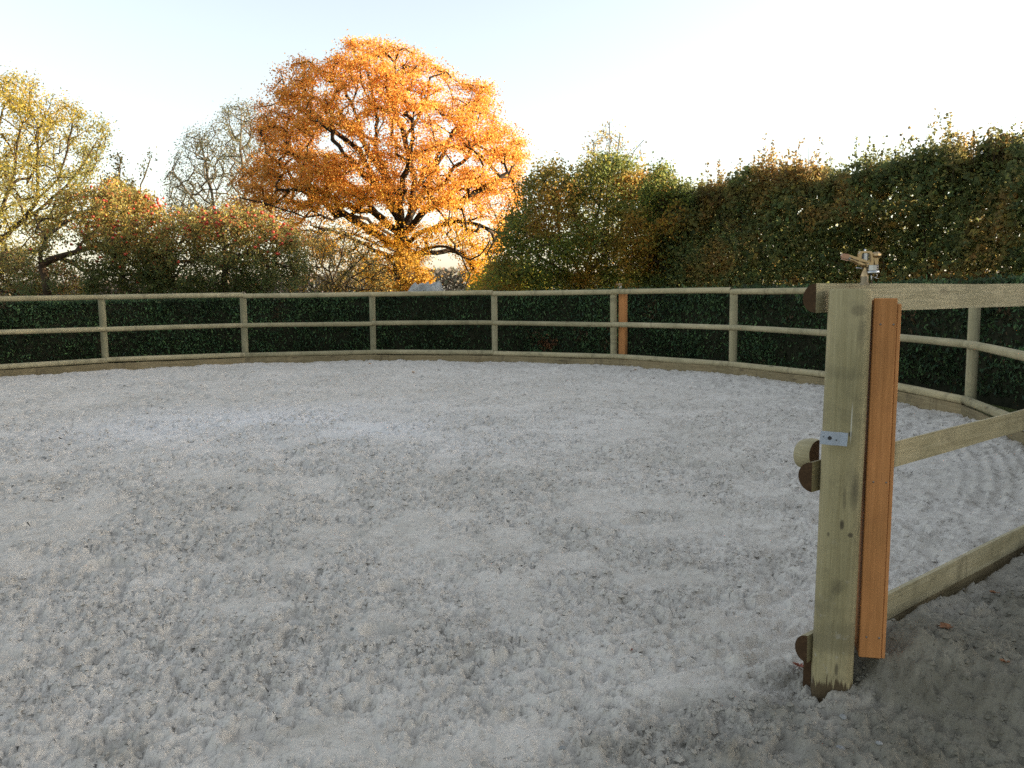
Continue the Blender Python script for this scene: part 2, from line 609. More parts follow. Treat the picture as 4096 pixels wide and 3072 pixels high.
# sand of the pen and the dirt outside it: one fan-shaped relief, finer where it is near, split at the fence line
def build_relief():
    nth, nrd = 860, 560
    th = np.linspace(rad(-64), rad(64), nth)
    r = np.geomspace(1.3, 19.4, nrd)
    TH, RR = np.meshgrid(th, r)
    X = (RR * np.sin(TH)).ravel()
    Y = (RR * np.cos(TH)).ravel()
    n_ = len(X)
    jr = np.random.default_rng(3)
    X = X + jr.normal(0, .0007, n_) * RR.ravel()
    Y = Y + jr.normal(0, .0010, n_) * RR.ravel()
    dx, dy = X - CX, Y - CY
    rc = np.hypot(dx, dy)
    out = rc - R                                # > 0 outside the pen
    # churned or smooth
    ch = 0.45 * noise2(X * 1.3, Y * 1.3, 11) + 0.55 * noise2(X * 3.4, Y * 3.4, 12)
    churn = sstep(0.30, 0.56, ch)
    pale = sstep(0, 1, 1 - np.hypot((X + 2.4) / 4.6, (Y - 9.0) / 3.0)) * (0.5 + 0.5 * sstep(.3, .6, noise2(X * .8, Y * .8, 31)))
    amp = (0.35 + 0.75 * churn) * (1 - 0.20 * pale) * (1 - 0.35 * sstep(0.0, 0.2, out))
    h = 0.030 * (noise2(X * 0.7, Y * 0.7, 1) - .5) + 0.020 * (noise2(X * 1.9, Y * 1.9, 2) - .5)
    # clods
    c1 = noise2(X * 5.5, Y * 5.5, 4)
    c2 = noise2(X * 13, Y * 13, 5)
    c3 = noise2(X * 29, Y * 29, 6)
    c4 = noise2(X * 62, Y * 62, 7)
    w1 = noise2(X * 9 + 3 * c1, Y * 9 + 3 * c2, 8)
    ridg = 1 - np.abs(2 * w1 - 1)
    pit1 = sstep(0.60, 0.76, noise2(X * 15 + 1.5 * c1, Y * 15 - 1.5 * c2, 23))
    pit2 = sstep(0.60, 0.76, noise2(X * 33 + 2 * c2, Y * 33 + 2 * c1, 24))
    lump = sstep(0.52, 0.70, noise2(X * 36 - 2 * c2, Y * 36 + 2 * c1, 25))
    c5 = noise2(X * 110, Y * 110, 26)
    clod = amp * (0.016 * (c1 - .5) + 0.011 * (c2 - .5) + 0.007 * (ridg - .5) + 0.012 * (c3 - .5) + 0.013 * (c4 - .5) + 0.008 * (c5 - .5) + 0.008 * lump - 0.020 * pit1 - 0.015 * pit2)
    # hoof prints
    hr = np.random.default_rng(5)
    nh = 1300
    press = np.zeros_like(h)
    hx = CX + (R + 1.5) * (hr.random(nh) * 2 - 1); hy = CY + (R + 1.5) * (hr.random(nh) * 2 - 1)
    ha = hr.random(nh) * 2 * np.pi; hs = 0.060 + 0.045 * hr.random(nh) ** 2; hd = 0.014 + 0.026 * hr.random(nh) ** 1.5
    # bucket points in cells for speed
    cell = 0.3
    key = (np.floor((X + 40) / cell).astype(np.int64)) * 1000 + np.floor((Y + 10) / cell).astype(np.int64)
    order = np.argsort(key, kind='stable'); ks = key[order]
    for i in range(nh):
        if math.hypot(hx[i] - CX, hy[i] - CY) > R + 1.2:
            continue
        bx, by = int((hx[i] + 40) // cell), int((hy[i] + 10) // cell)
        for ax in (-1, 0, 1):
            lo = np.searchsorted(ks, (bx + ax) * 1000 + by - 1, 'left'); hi = np.searchsorted(ks, (bx + ax) * 1000 + by + 1, 'right')
            idx = order[lo:hi]
            if len(idx) == 0:
                continue
            ex, ey = X[idx] - hx[i], Y[idx] - hy[i]
            p = (ex * math.cos(ha[i]) + ey * math.sin(ha[i])) / hs[i]; q = (-ex * math.sin(ha[i]) + ey * math.cos(ha[i])) / (hs[i] * 0.85)
            d = np.hypot(p, q)
            press[idx] = np.maximum(press[idx], sstep(1.1, 0.7, d) * (0.5 + 0.5 * (hd[i] > .022)))
            h[idx] += -hd[i] * sstep(1.15, 0.8, d) + 0.45 * hd[i] * np.exp(-((d - 1.3) / 0.25) ** 2) * (0.5 + p * 0.4)
    h += clod * (1 - 0.75 * press)
    # raked grooves that follow the fence on the right hand side
    band = sstep(-0.95, -0.75, out) * sstep(-0.18, -0.32, out)
    ang = np.degrees(np.arctan2(dy, dx))
    arc = sstep(-86, -70, ang) * sstep(12, -8, ang)
    wob = 0.012 * (noise2(ang * .35, ang * 0 + 3.3, 9) - .5)
    gro = np.sin((out + wob) * 2 * np.pi / 0.105)
    h = h * (1 - 0.25 * band * arc) + band * arc * 0.0075 * gro * sstep(.15, .65, noise2(X * .8, Y * .8, 10))
    # sand drifted up against the kick boards, ground outside
    h += (0.022 * noise2(ang * 0.5, ang * 0 + 7, 14) - 0.028) * (out < 0.05)
    tx, ty = X - GATE.x, Y - GATE.y
    along = tx * 0.759 + ty * 0.651                 # metres to the right of the gate post along the fence
    dline = 0.651 * tx - 0.759 * ty                 # > 0 outside the straight near panel
    near = (along > 0) & (Y < 6)
    right = sstep(-0.05, 0.30, along)
    bank = right * sstep(-0.050, -0.005, dline) * (0.118 + 0.025 * noise2(X * 3, Y * 3, 15))
    bank += 0.07 * np.exp(-((along - 0.26) / 0.17) ** 2 - ((out - 0.10) / 0.16) ** 2)
    bank *= sstep(1.6, 0.5, out)
    h += bank * (dline > -0.06)
    out2 = np.where(near, dline, out)
    h += (out2 > 0) * (0.010 * (noise2(X * 18, Y * 18, 16) - .5) + 0.012 * (noise2(X * 45, Y * 45, 17) - .5))
    earth = sstep(-0.30, 0.30, out2 + 0.55 * (noise2(X * 1.6, Y * 1.6, 18) - .5) + 0.3 * (noise2(X * 7, Y * 7, 19) - .5)) * sstep(-1.3, -0.05, along + 0.7 * (noise2(X * 2.2, Y * 2.2, 20) - .5))
    earth *= np.where((dline < -0.06) & (along > .1), 0.0, 1.0)
    earth = np.where((dline > -0.06) & (along > .1), np.maximum(earth, 0.8), earth)
    earth = np.maximum(earth * 0.92, 0.30 * sstep(0, .5, out))
    damp = sstep(0.62, 0.80, noise2(X * 3.1, Y * 3.1, 21) * .7 + .3 * noise2(X * 9, Y * 9, 22)) * sstep(3.0, 2.3, Y) * 0.7
    V = np.stack([X, Y, h], -1)
    i = np.arange(nrd - 1)[:, None] * nth + np.arange(nth - 1)[None, :]
    F = np.stack([i, i + 1, i + nth + 1, i + nth], -1).reshape(-1, 4)
    fo = out[F].mean(1)
    fy = Y[F].mean(1); fal = along[F].mean(1)
    cols = np.stack([earth, pale, damp], -1)
    inside = (fo < 0.0) & (fo > -99)
    outside = (fo >= 0.0) & (fy < 6.2) & (fo < 5)
    sel_in = inside | ((fo >= 0) & (fo < 0.07) & ~outside)
    for nm, sel in (('sand_arena', sel_in), ('dirt_ground', outside)):
        f = F[sel]
        used = np.unique(f)
        mp = np.full(len(V), -1, np.int32); mp[used] = np.arange(len(used))
        obj(nm, np_mesh(nm, V[used], mp[f], M_sand, cols[used], smooth=True), kind='structure')
    return X, Y, h, order, ks, amp, out, earth, damp, press


_relief = build_relief()


def ground_z(x, y):
    X, Y, h, order, ks = _relief[:5]
    cell = 0.3
    bx, by = int((x + 40) // cell), int((y + 10) // cell)
    lo = np.searchsorted(ks, bx * 1000 + by, 'left'); hi = np.searchsorted(ks, bx * 1000 + by, 'right')
    idx = order[lo:hi]
    if len(idx) == 0:
        return 0.0
    j = idx[np.argmin((X[idx] - x) ** 2 + (Y[idx] - y) ** 2)]
    return float(h[j])


def crumbs():
    """loose crumbs of sand lying on the churned surface: one uncountable mass"""
    rg = np.random.default_rng(17)
    X, Y, h, order, ks, amp, out, earth, damp, press = _relief
    n = 44000
    d = np.hypot(X, Y)
    w = (amp ** 2) * (1 - 0.8 * press) * (d < 11) * (np.abs(np.arctan2(X, Y)) < rad(40)) * (d > 2.0) * ((out < -0.05) | (Y < 6))
    ca = np.degrees(np.arctan2(Y - CY, X - CX))
    w = w * d ** -0.35 * np.where((out > -0.95) & (out < -0.2) & (ca > -80) & (ca < 5), 0.25, 1.0)
    idx = rg.choice(len(X), n, True, p=w / w.sum())
    r = (0.0024 + 0.00085 * d[idx]) * np.exp(rg.normal(0, 0.45, n))
    r = np.minimum(r, 0.020)
    ph = rg.random(n) * 6.283
    base = np.array([(1, 0, 0), (0.31, 0.95, 0), (-0.81, 0.59, 0), (-0.81, -0.59, 0), (0.31, -0.95, 0), (0.1, 0.05, 0.85)])
    V = base[None] * r[:, None, None] * rg.uniform(0.6, 1.3, (n, 6, 1))
    V[:, :5, 2] -= r[:, None] * rg.uniform(0.15, 0.45, (n, 5))
    c, s_ = np.cos(ph)[:, None], np.sin(ph)[:, None]
    VX = V[:, :, 0] * c - V[:, :, 1] * s_; VY = V[:, :, 0] * s_ + V[:, :, 1] * c
    V[:, :, 0] = VX + X[idx][:, None] + rg.normal(0, .004, n)[:, None]; V[:, :, 1] = VY + Y[idx][:, None] + rg.normal(0, .004, n)[:, None]
    V[:, :, 2] += h[idx][:, None] + r[:, None] * 0.05
    f = np.array([(0, 1, 5), (1, 2, 5), (2, 3, 5), (3, 4, 5), (4, 0, 5)])
    F = (np.arange(n)[:, None, None] * 6 + f[None]).reshape(-1, 3)
    cols = np.repeat(np.stack([earth[idx], earth[idx] * 0, damp[idx]], -1), 6, 0)
    obj('sand_crumbs', np_mesh('sand_crumbs', V.reshape(-1, 3), F, M_sand, cols, smooth=True), label='loose grey sand crumbs lying on the churned arena surface', cat='sand', kind='stuff')


crumbs()

# ------------------------------------------------------------------ fence
fence = empty('round_pen_fence', (CX, CY, 0), 'round pen fence of half-round treated wooden rails and posts around grey sand', 'fence')
FO = Vector((CX, CY, 0))


def half_log(name, L, r, seed, nl=26, ns=12):
    """half-round rail: local X along it, flat sawn face at y=0, round side +Y"""
    rg = np.random.default_rng(seed)
    mb = MB()
    vs, fs = [], []
    ph = rg.random(4) * 6.28
    for i in range(nl + 1):
        s = i / nl
        x = (s - .5) * L
        k = r * (1 + 0.025 * math.sin(s * 5 + ph[0]) + 0.015 * math.sin(s * 17 + ph[1]))
        if i in (0, nl):
            k *= 0.985
        dz = 0.005 * math.sin(s * 3.1 + ph[2]); dy = 0.002 * math.sin(s * 4 + ph[3])
        for j in range(ns + 1):
            a = -math.pi / 2 + math.pi * j / ns
            q = k * (1 + 0.012 * math.sin(3 * a + 6 * s + ph[1]))
            vs.append((x, q * math.cos(a) * 0.98 + dy, q * math.sin(a) + dz))
    n = ns + 1
    for i in range(nl):
        for j in range(ns):
            fs.append((i * n + j, i * n + n + j, i * n + n + j + 1, i * n + j + 1))
    mb.add(vs, fs, 0, True)
    mb.add(vs, [(i * n + ns, i * n + n + ns, i * n + n, i * n) for i in range(nl)], 0, False)
    mb.add(vs[:n], [tuple(range(n))], 1)
    mb.add(vs[-n:], [tuple(range(n - 1, -1, -1))], 1)
    return mb.mesh(name, [M_rail, M_end])


def post_mesh(name, r, z0, z1, seed, mat, n=18, e=2.0, chip=False):
    rg = np.random.default_rng(seed)
    mb = MB()
    vs, fs = [], []
    zs = [z0, 0.0, 0.1, 0.3, 0.6, 0.9, 1.15, z1 - 0.008, z1]
    ph = rg.random(3) * 6.28
    for k, z in enumerate(zs):
        for i in range(n):
            a = 2 * math.pi * i / n
            ca, sa = math.cos(a), math.sin(a)
            q = r / (abs(ca) ** e + abs(sa) ** e) ** (1 / e)
            q *= 1 + 0.018 * math.sin(2 * a + z * 2 + ph[0]) + 0.012 * math.sin(z * 6 + ph[1])
            if k == len(zs) - 1:
                q *= 0.93
            vs.append((q * ca, q * sa, z))
    for k in range(len(zs) - 1):
        for i in range(n):
            j = (i + 1) % n
            fs.append((k * n + i, k * n + j, k * n + n + j, k * n + n + i))
    mb.add(vs, fs, 0, True)
    mb.add(vs[-n:], [tuple(range(n))], 0)
    return mb.mesh(name, [mat, M_end])


CH = 2 * R * math.sin(rad(DA / 2))
rails = [half_log('rail_%d' % i, CH - 0.024, R_RAIL * (1 + 0.04 * math.sin(i * 2.3)), 100 + i) for i in range(6)]
posts = [post_mesh('post_%d' % i, R_POST * (1 + 0.05 * math.sin(i * 1.7)), -0.35, 1.352, 200 + i, M_post) for i in range(4)]


def kick_mesh(name, L, seed):
    rg = np.random.default_rng(seed)
    mb = MB()
    nl = 14
    vs, fs = [], []
    for i in range(nl + 1):
        x = (i / nl - .5) * L
        w = 0.003 * math.sin(i * 1.3 + seed)
        for y, z in ((0, -0.10), (0.028, -0.10), (0.028, 0.097 + w), (0, 0.097 + w)):
            vs.append((x, y, z))
    for i in range(nl):
        for j in range(4):
            k = (j + 1) % 4
            fs.append((i * 4 + j, i * 4 + 4 + j, i * 4 + 4 + k, i * 4 + k))
    mb.add(vs, fs, 0)
    mb.add(vs[:4], [(0, 1, 2, 3)], 1); mb.add(vs[-4:], [(3, 2, 1, 0)], 1)
    return mb.mesh(name, [M_kick, M_end])


kicks = [kick_mesh('kick_%d' % i, CH - 0.03, i) for i in range(4)]

for k, P in POSTS.items():
    if k == 10:
        continue
    o = obj('post', posts[k % 4], fence, P - FO, (rad(random.uniform(-.4, .4)), rad(random.uniform(-.4, .4)), random.uniform(0, 6)))


def panel(A, B, off, seed, near=False):
    """three rails and a kick board on the pen side of the posts A and B"""
    d = (B - A)
    L = d.length
    d.normalize()
    nrm = Vector((-d.y, d.x, 0))
    mid = (A + B) / 2
    if nrm.dot(Vector((CX, CY, 0)) - mid) < 0:
        nrm.negate()
    ux = nrm.cross(Vector((0, 0, 1)))            # local X so that X x Y = Z
    for j, (nm, z) in enumerate((('top_rail', Z_TOP), ('middle_rail', Z_MID), ('bottom_rail', Z_BOT))):
        if near:
            me_ = half_log('near_' + nm, L + 0.085, 0.0505, 300 + j, 60, 20)
            c = mid - d * 0.0075 * (1 if (A - GATE).length < .01 else -1)
        else:
            me_ = rails[(seed * 3 + j * 2) % 6]
            c = mid
        Mx = Matrix((ux, nrm, Vector((0, 0, 1)))).transposed().to_4x4()
        c = c + nrm * off - FO
        tilt = rad(0 if near else random.uniform(-.10, .10))
        M4 = Matrix.Translation((c.x, c.y, z + (0 if near else random.uniform(-.008, .008)))) @ Mx @ Matrix.Rotation(tilt, 4, 'Y') @ Matrix.Rotation(0 if near else rad(random.uniform(-3, 3)), 4, 'X')
        if not near:
            M4 = M4 @ Matrix.Scale((L - 0.026 - 2 * (off - 0.06) * math.tan(rad(DA / 2))) / (CH - 0.024), 4, Vector((1, 0, 0)))
        obj(nm, me_, fence, M=M4)
    Mx = Matrix((ux, nrm, Vector((0, 0, 1)))).transposed().to_4x4()
    c = mid + nrm * (off + 0.004) - FO
    M4 = Matrix.Translation((c.x, c.y, random.uniform(-.006, .004))) @ Mx @ Matrix.Rotation(rad(random.uniform(-.15, .15)), 4, 'Y')
    M4 = M4 @ Matrix.Scale((L + (0.03 if near else -0.028)) / (CH - 0.03), 4, Vector((1, 0, 0)))
    obj('kick_board', kicks[seed % 4], fence, M=M4)


for k in range(-3, 16):
    if k in (9, 10, 11):
        continue
    panel(POSTS[k], POSTS[k + 1], R_POST - 0.002, k + 5)
panel(POSTS[9], POSTS[10], 0.066, 14, True)
panel(POSTS[16], ring(-3), R_POST - 0.002, 2) if (POSTS[16] - POSTS[-3]).length > 0.5 else None

# gate post, squarer and thicker than the others
gp = obj('gate_post', post_mesh('gate_post', 0.0665, -0.45, 1.384, 777, M_gate, 40, 2.7), fence, GATE - FO, (0, rad(0.9), rad(-14)), label='thick gate post with a galvanised bracket and brown stained foot')
# galvanised catch bracket on its left side
mb = MB()
pl = []
for s, (x, y) in enumerate([(-0.040, 0.010), (-0.005, 0.000), (0.020, 0.003), (0.041, -0.004)]):
    pl.append((x, y))
vs, fs = [], []
for x, y in pl:
    for dy in (0, 0.004):
        for z in (-0.0215, 0.0215):
            vs.append((x, y + dy, z))
for i in range(3):
    b = i * 4
    fs += [(b, b + 4, b + 5, b + 1), (b + 3, b + 7, b + 6, b + 2), (b + 1, b + 5, b + 7, b + 3), (b + 2, b + 6, b + 4, b)]
fs += [(0, 1, 3, 2), (13, 12, 14, 15)]
mb.add(vs, fs, 0)
br = obj('gate_bracket', mb.mesh('gate_bracket', [M_galv]), gp)
bp = at(3317, 1755, 2.735)
br.matrix_parent_inverse = Matrix.Identity(4)
bw = Matrix.Translation(Vector(bp)) @ Matrix.Rotation(rad(-8), 4, 'Z') @ Matrix.Rotation(rad(2.5), 4, 'Y')
gpw = Matrix.Translation(GATE) @ Matrix.Rotation(rad(-14), 4, 'Z')
br.matrix_local = gpw.inverted() @ bw
mb = MB()
mb.lathe([(0.0062, 0), (0.0062, 0.0015)], 16, 0, Matrix.Rotation(rad(90), 4, 'X'), (-0.013, 0.0015, 0.001))
mb.lathe([(0.0018, 0), (0.0018, 0.0015)], 8, 0, Matrix.Rotation(rad(90), 4, 'X'), (-0.031, 0.0068, 0.003))
mb.lathe([(0.0022, 0), (0.0022, 0.0015)], 8, 0, Matrix.Rotation(rad(90), 4, 'X'), (0.008, 0.001, -0.004))
bo = obj('bracket_hole', mb.mesh('bracket_hole', [M_hole]), gp, kind='stuff')  # flat black discs painted in for the dark of the holes
bo.matrix_local = gpw.inverted() @ bw

# short half-log stub fixed behind the gate post above the middle rail
stub = half_log('rail_stub', 0.075, 0.053, 55, 6, 20)
sp = Vector(at(3262, 1824, 2.96))
Mx = Matrix.Translation(sp - FO) @ Matrix.Rotation(rad(118), 4, 'Z') @ Matrix.Translation((0.0375, -0.02, 0))
obj('rail_stub', stub, fence, M=Mx)


# ------------------------------------------------------------------ sprinkler housings of larch boards and the sprinklers
def housing(name, w, d, z0, z1, label, M):
    root = empty(name, (0, 0, 0), label, 'housing', 'larch sprinkler housings on the fence')
    root.matrix_world = M
    th = 0.018
    zc, hz = (z0 + z1) / 2, z1 - z0
    specs = [((-.0085, -d / 2 + th / 2, zc), (w - .017, th, hz)),
             ((-w / 2 + th / 2 + .002, th / 2 + .001, zc - .003), (th, d - th - .002, hz - .006)),
             ((w / 2 - .010, 0.002, zc - .009), (.012, d - .002, hz - .018)),
             ((0, d / 2 - th / 2 - .003, zc - .005), (w - 2 * th - .004, th, hz - .01))]
    for c, s in specs:
        m = MB()
        m.box((0, 0, 0), s, 0, None, 0.0025)
        o = obj('board', m.mesh('board', [M_larch]), root, c)
    for x in (-0.25, 0.2):
        for f in (0.06, 0.5, 0.93):
            m = MB()
            m.lathe([(0.0032, 0), (0.0032, 0.0012), (0.001, 0.0018)], 8, 0, Matrix.Rotation(rad(90), 4, 'X'))
            obj('screw', m.mesh('screw', [M_steel]), root, (x * w, -d / 2, z0 + f * hz))
    return root


dvec = (POSTS[9] - GATE).normalized()
hb = Vector(at(3478, 2600, 2.835))
ht = Vector(at(3536, 1190, 2.845))
housing('sprinkler_housing', 0.088, 0.10, 0.145, 1.352, 'tall orange larch board housing fixed beside the near gate post',
        Matrix.Translation((hb.x, hb.y, 0)) @ Matrix.Rotation(math.atan((ht.x - hb.x) / 1.15), 4, 'Y') @ Matrix.Rotation(rad(-13), 4, 'Z'))
e4 = POSTS[4] - FO
he = POSTS[4] + Vector((0.175, 0.02, 0))
housing('sprinkler_housing', 0.135, 0.13, 0.06, 1.352, 'far orange larch board housing behind the rails in front of the hedge',
        Matrix.Translation((he.x, he.y, 0)) @ Matrix.Rotation(rad(-26), 4, 'Z'))


def sprinkler(loc, rz, label):
    root = empty('impact_sprinkler', loc, label, 'sprinkler', 'brass impact sprinklers on the fence')
    root.rotation_euler = (0, 0, rz)
    k = 0.001
    # threaded base
    m = MB()
    prof = [(13 * k, -8 * k)]
    for i in range(7):
        z = -4 + i * 3.4
        prof += [(13.4 * k, z * k), (11.8 * k, (z + 1.7) * k)]
    prof += [(13 * k, 20 * k)]
    m.lathe(prof, 18)
    m.lathe([(17 * k, -10 * k), (17 * k, -3 * k)], 6, smooth=False)
    obj('threaded_base', m.mesh('threaded_base', [M_dull]), root)
    # body cone and neck
    m = MB()
    m.lathe([(13.5 * k, 19 * k), (13 * k, 22 * k), (8 * k, 35 * k), (5.5 * k, 40 * k), (5.5 * k, 52 * k), (8 * k, 56 * k), (8 * k, 62 * k)], 16)
    obj('body', m.mesh('body', [M_brass]), root)
    # barrel that rises to the left
    m = MB()
    m.tube([(2 * k, 0, 53 * k), (-20 * k, 0, 62 * k), (-44 * k, 0, 74 * k), (-52 * k, 0, 78 * k)], [7 * k, 6.5 * k, 6 * k, 6.6 * k], 12)
    o = obj('barrel', m.mesh('barrel', [M_brass]), root)
    m = MB()
    m.lathe([(5 * k, 0), (5.4 * k, 6 * k), (3.6 * k, 13 * k)], 10, 0, Vector((-0.9, 0, 0.42)).to_track_quat('Z', 'Y').to_matrix().to_4x4(), (-51 * k, 0, 77.5 * k))
    obj('nozzle', m.mesh('nozzle', [M_chrome]), o)
    # bridge: closed frame
    m = MB()
    outer = [(-26, 60), (-24, 96), (-18, 104), (17, 104), (23, 97), (31, 60), (8, 50)]
    inner = [(-16, 66), (-15, 94), (-12, 98), (12, 98), (15, 94), (19, 66), (4, 60)]
    n = len(outer)
    vs = [(x * k, y, z * k) for y in (-6 * k, 6 * k) for x, z in outer] + [(x * k, y, z * k) for y in (-6 * k, 6 * k) for x, z in inner]
    fs = []
    for i in range(n):
        j = (i + 1) % n
        fs += [(i, j, 2 * n + j, 2 * n + i), (n + j, n + i, 3 * n + i, 3 * n + j), (j, i, n + i, n + j), (2 * n + i, 2 * n + j, 3 * n + j, 3 * n + i)]
    m.add(vs, fs, 0)
    o = obj('bridge', m.mesh('bridge', [M_brass]), root)
    m = MB()
    m.lathe([(3.5 * k, 0), (3.5 * k, 7 * k), (2.5 * k, 8 * k)], 10, 0, None, (-2 * k, 0, 103 * k))
    obj('pivot_pin', m.mesh('pivot_pin', [M_chrome]), o)
    # spring in the bridge
    m = MB()
    pts = [(11 * k * math.cos(t) - 1 * k, 4.5 * k * math.sin(t), (72 + t * 0.55) * k) for t in np.linspace(0, 12 * math.pi, 110)]
    m.tube(pts, 1.1 * k, 5)
    m.lathe([(7 * k, 68 * k), (7 * k, 97 * k)], 12)
    obj('spring', m.mesh('spring', [M_chrome]), root)
    # swinging arm with a spoon at the left end
    m = MB()
    m.prism([(-60 * k, 93 * k), (-20 * k, 80 * k), (14 * k, 68 * k), (14 * k, 62 * k), (-22 * k, 71 * k), (-60 * k, 86 * k)], -9 * k, -3 * k)
    o = obj('swing_arm', m.mesh('swing_arm', [M_brass]), root)
    m = MB()
    m.prism([(-85 * k, 89 * k), (-80 * k, 97 * k), (-60 * k, 94 * k), (-58 * k, 82 * k), (-66 * k, 78 * k), (-84 * k, 82 * k)], -11 * k, 2 * k)
    m.prism([(-84 * k, 77 * k), (-62 * k, 71 * k), (-60 * k, 74 * k), (-82 * k, 80 * k)], -9 * k, 0)
    obj('spoon', m.mesh('spoon', [M_bronze]), o)
    # counterweight
    m = MB()
    m.lathe([(14 * k, 82 * k), (17 * k, 88 * k), (16 * k, 95 * k), (8 * k, 101 * k)], 8, 0, None, (37 * k, 0, 0), False)
    m.box((34 * k, 0, 70 * k), (18 * k, 12 * k, 26 * k), 0, None, 1.5 * k)
    obj('counterweight', m.mesh('counterweight', [M_brass]), root)
    # trip collar with wire
    m = MB()
    m.lathe([(20 * k, 38 * k), (20 * k, 56 * k), (18 * k, 57 * k)], 10, 0, None, (25 * k, 0, 0), False)
    m.lathe([(22 * k, 29 * k), (23 * k, 34 * k), (20 * k, 37.5 * k)], 14, 0, None, (26 * k, 0, 0))
    o = obj('trip_collar', m.mesh('trip_collar', [M_chrome]), root)
    m = MB()
    m.tube([(22 * k, 0, 30 * k), (23 * k, 0, 10 * k), (24 * k, 0, -6 * k)], 2.4 * k, 6)
    m.tube([(25 * k, 0, 28 * k), (36 * k, 0, 27 * k), (44 * k, 0, 22 * k), (42 * k, 0, 17 * k), (33 * k, 0, 14 * k), (30 * k, 0, 18 * k), (34 * k, 0, 14 * k), (47 * k, 0, 10 * k)], 1.1 * k, 5)
    obj('trip_wire', m.mesh('trip_wire', [M_chrome]), o)
    m = MB()
    m.tube([(-6 * k, 0, 46 * k), (-20 * k, 0, 47 * k), (-30 * k, 0, 48 * k)], [3 * k, 2.4 * k, 3 * k], 6)
    obj('diffuser_screw', m.mesh('diffuser_screw', [M_chrome]), root)
    return root


s1 = at(3458, 1134, 2.965)
sprinkler((s1[0], s1[1], Z_TOP + 0.050 + 0.006), 0, 'brass impact sprinkler on top rail beside the near gate post')
s2 = POSTS[4] + Vector((0.10, -0.05, 0))
sprinkler((s2.x, s2.y, Z_TOP + R_RAIL + 0.006), rad(25), 'small distant impact sprinkler above the far orange housing')


# ------------------------------------------------------------------ foliage tools
def leaves_mesh(name, P, size, cols, mat, rg, aspect=0.62, up=0.0, elong=None):
    """one rhombic leaf at each point"""
    n = len(P)
    size = np.broadcast_to(size, (n,)) * rg.uniform(0.7, 1.25, n)
    nv = rg.normal(size=(n, 3)); nv[:, 2] += up
    nv /= np.linalg.norm(nv, axis=1)[:, None]
    tv = rg.normal(size=(n, 3))
    if elong is not None:
        tv = tv * 0.5 + elong
    tv -= nv * (tv * nv).sum(1)[:, None]
    tv /= np.linalg.norm(tv, axis=1)[:, None] + 1e-9
    bv = np.cross(nv, tv)
    L = (size / 2)[:, None]; W = L * aspect
    V = np.empty((n, 4, 3))
    V[:, 0] = P - tv * L
    V[:, 1] = P + bv * W - tv * L * 0.1 + nv * L * 0.18
    V[:, 2] = P + tv * L
    V[:, 3] = P - bv * W - tv * L * 0.1 + nv * L * 0.18
    F = np.arange(n * 4).reshape(n, 4)
    cc = np.repeat(cols, 4, 0)
    return np_mesh(name, V.reshape(-1, 3), F, mat, cc)


def poly_sample(poly, n, rg):
    poly = np.array(poly, float)
    lo, hi = poly.min(0), poly.max(0)
    out = []
    tot = 0
    while tot < n:
        p = lo + (hi - lo) * rg.random((n * 2, 2))
        x, y = p[:, 0], p[:, 1]
        ins = np.zeros(len(p), bool)
        j = len(poly) - 1
        for i in range(len(poly)):
            xi, yi = poly[i]; xj, yj = poly[j]
            c = ((yi > y) != (yj > y)) & (x < (xj - xi) * (y - yi) / (yj - yi + 1e-9) + xi)
            ins ^= c
            j = i
        out.append(p[ins]); tot += ins.sum()
    return np.concatenate(out)[:n]


def rim_fraction(poly, c, p):
    """how far p is from c towards the outline, 0..1"""
    poly = np.array(poly, float)
    ang = np.arctan2(p[:, 1] - c[1], p[:, 0] - c[0])
    # dense outline in polar form
    pts = np.concatenate([poly[i] + (poly[(i + 1) % len(poly)] - poly[i]) * np.linspace(0, 1, 24, endpoint=False)[:, None] for i in range(len(poly))])
    pa = np.arctan2(pts[:, 1] - c[1], pts[:, 0] - c[0]); pr = np.hypot(pts[:, 0] - c[0], pts[:, 1] - c[1])
    o = np.argsort(pa); pa, pr = pa[o], pr[o]
    r = np.interp(ang, pa, pr, period=2 * np.pi)
    return np.clip(np.hypot(p[:, 0] - c[0], p[:, 1] - c[1]) / r, 0, 1)


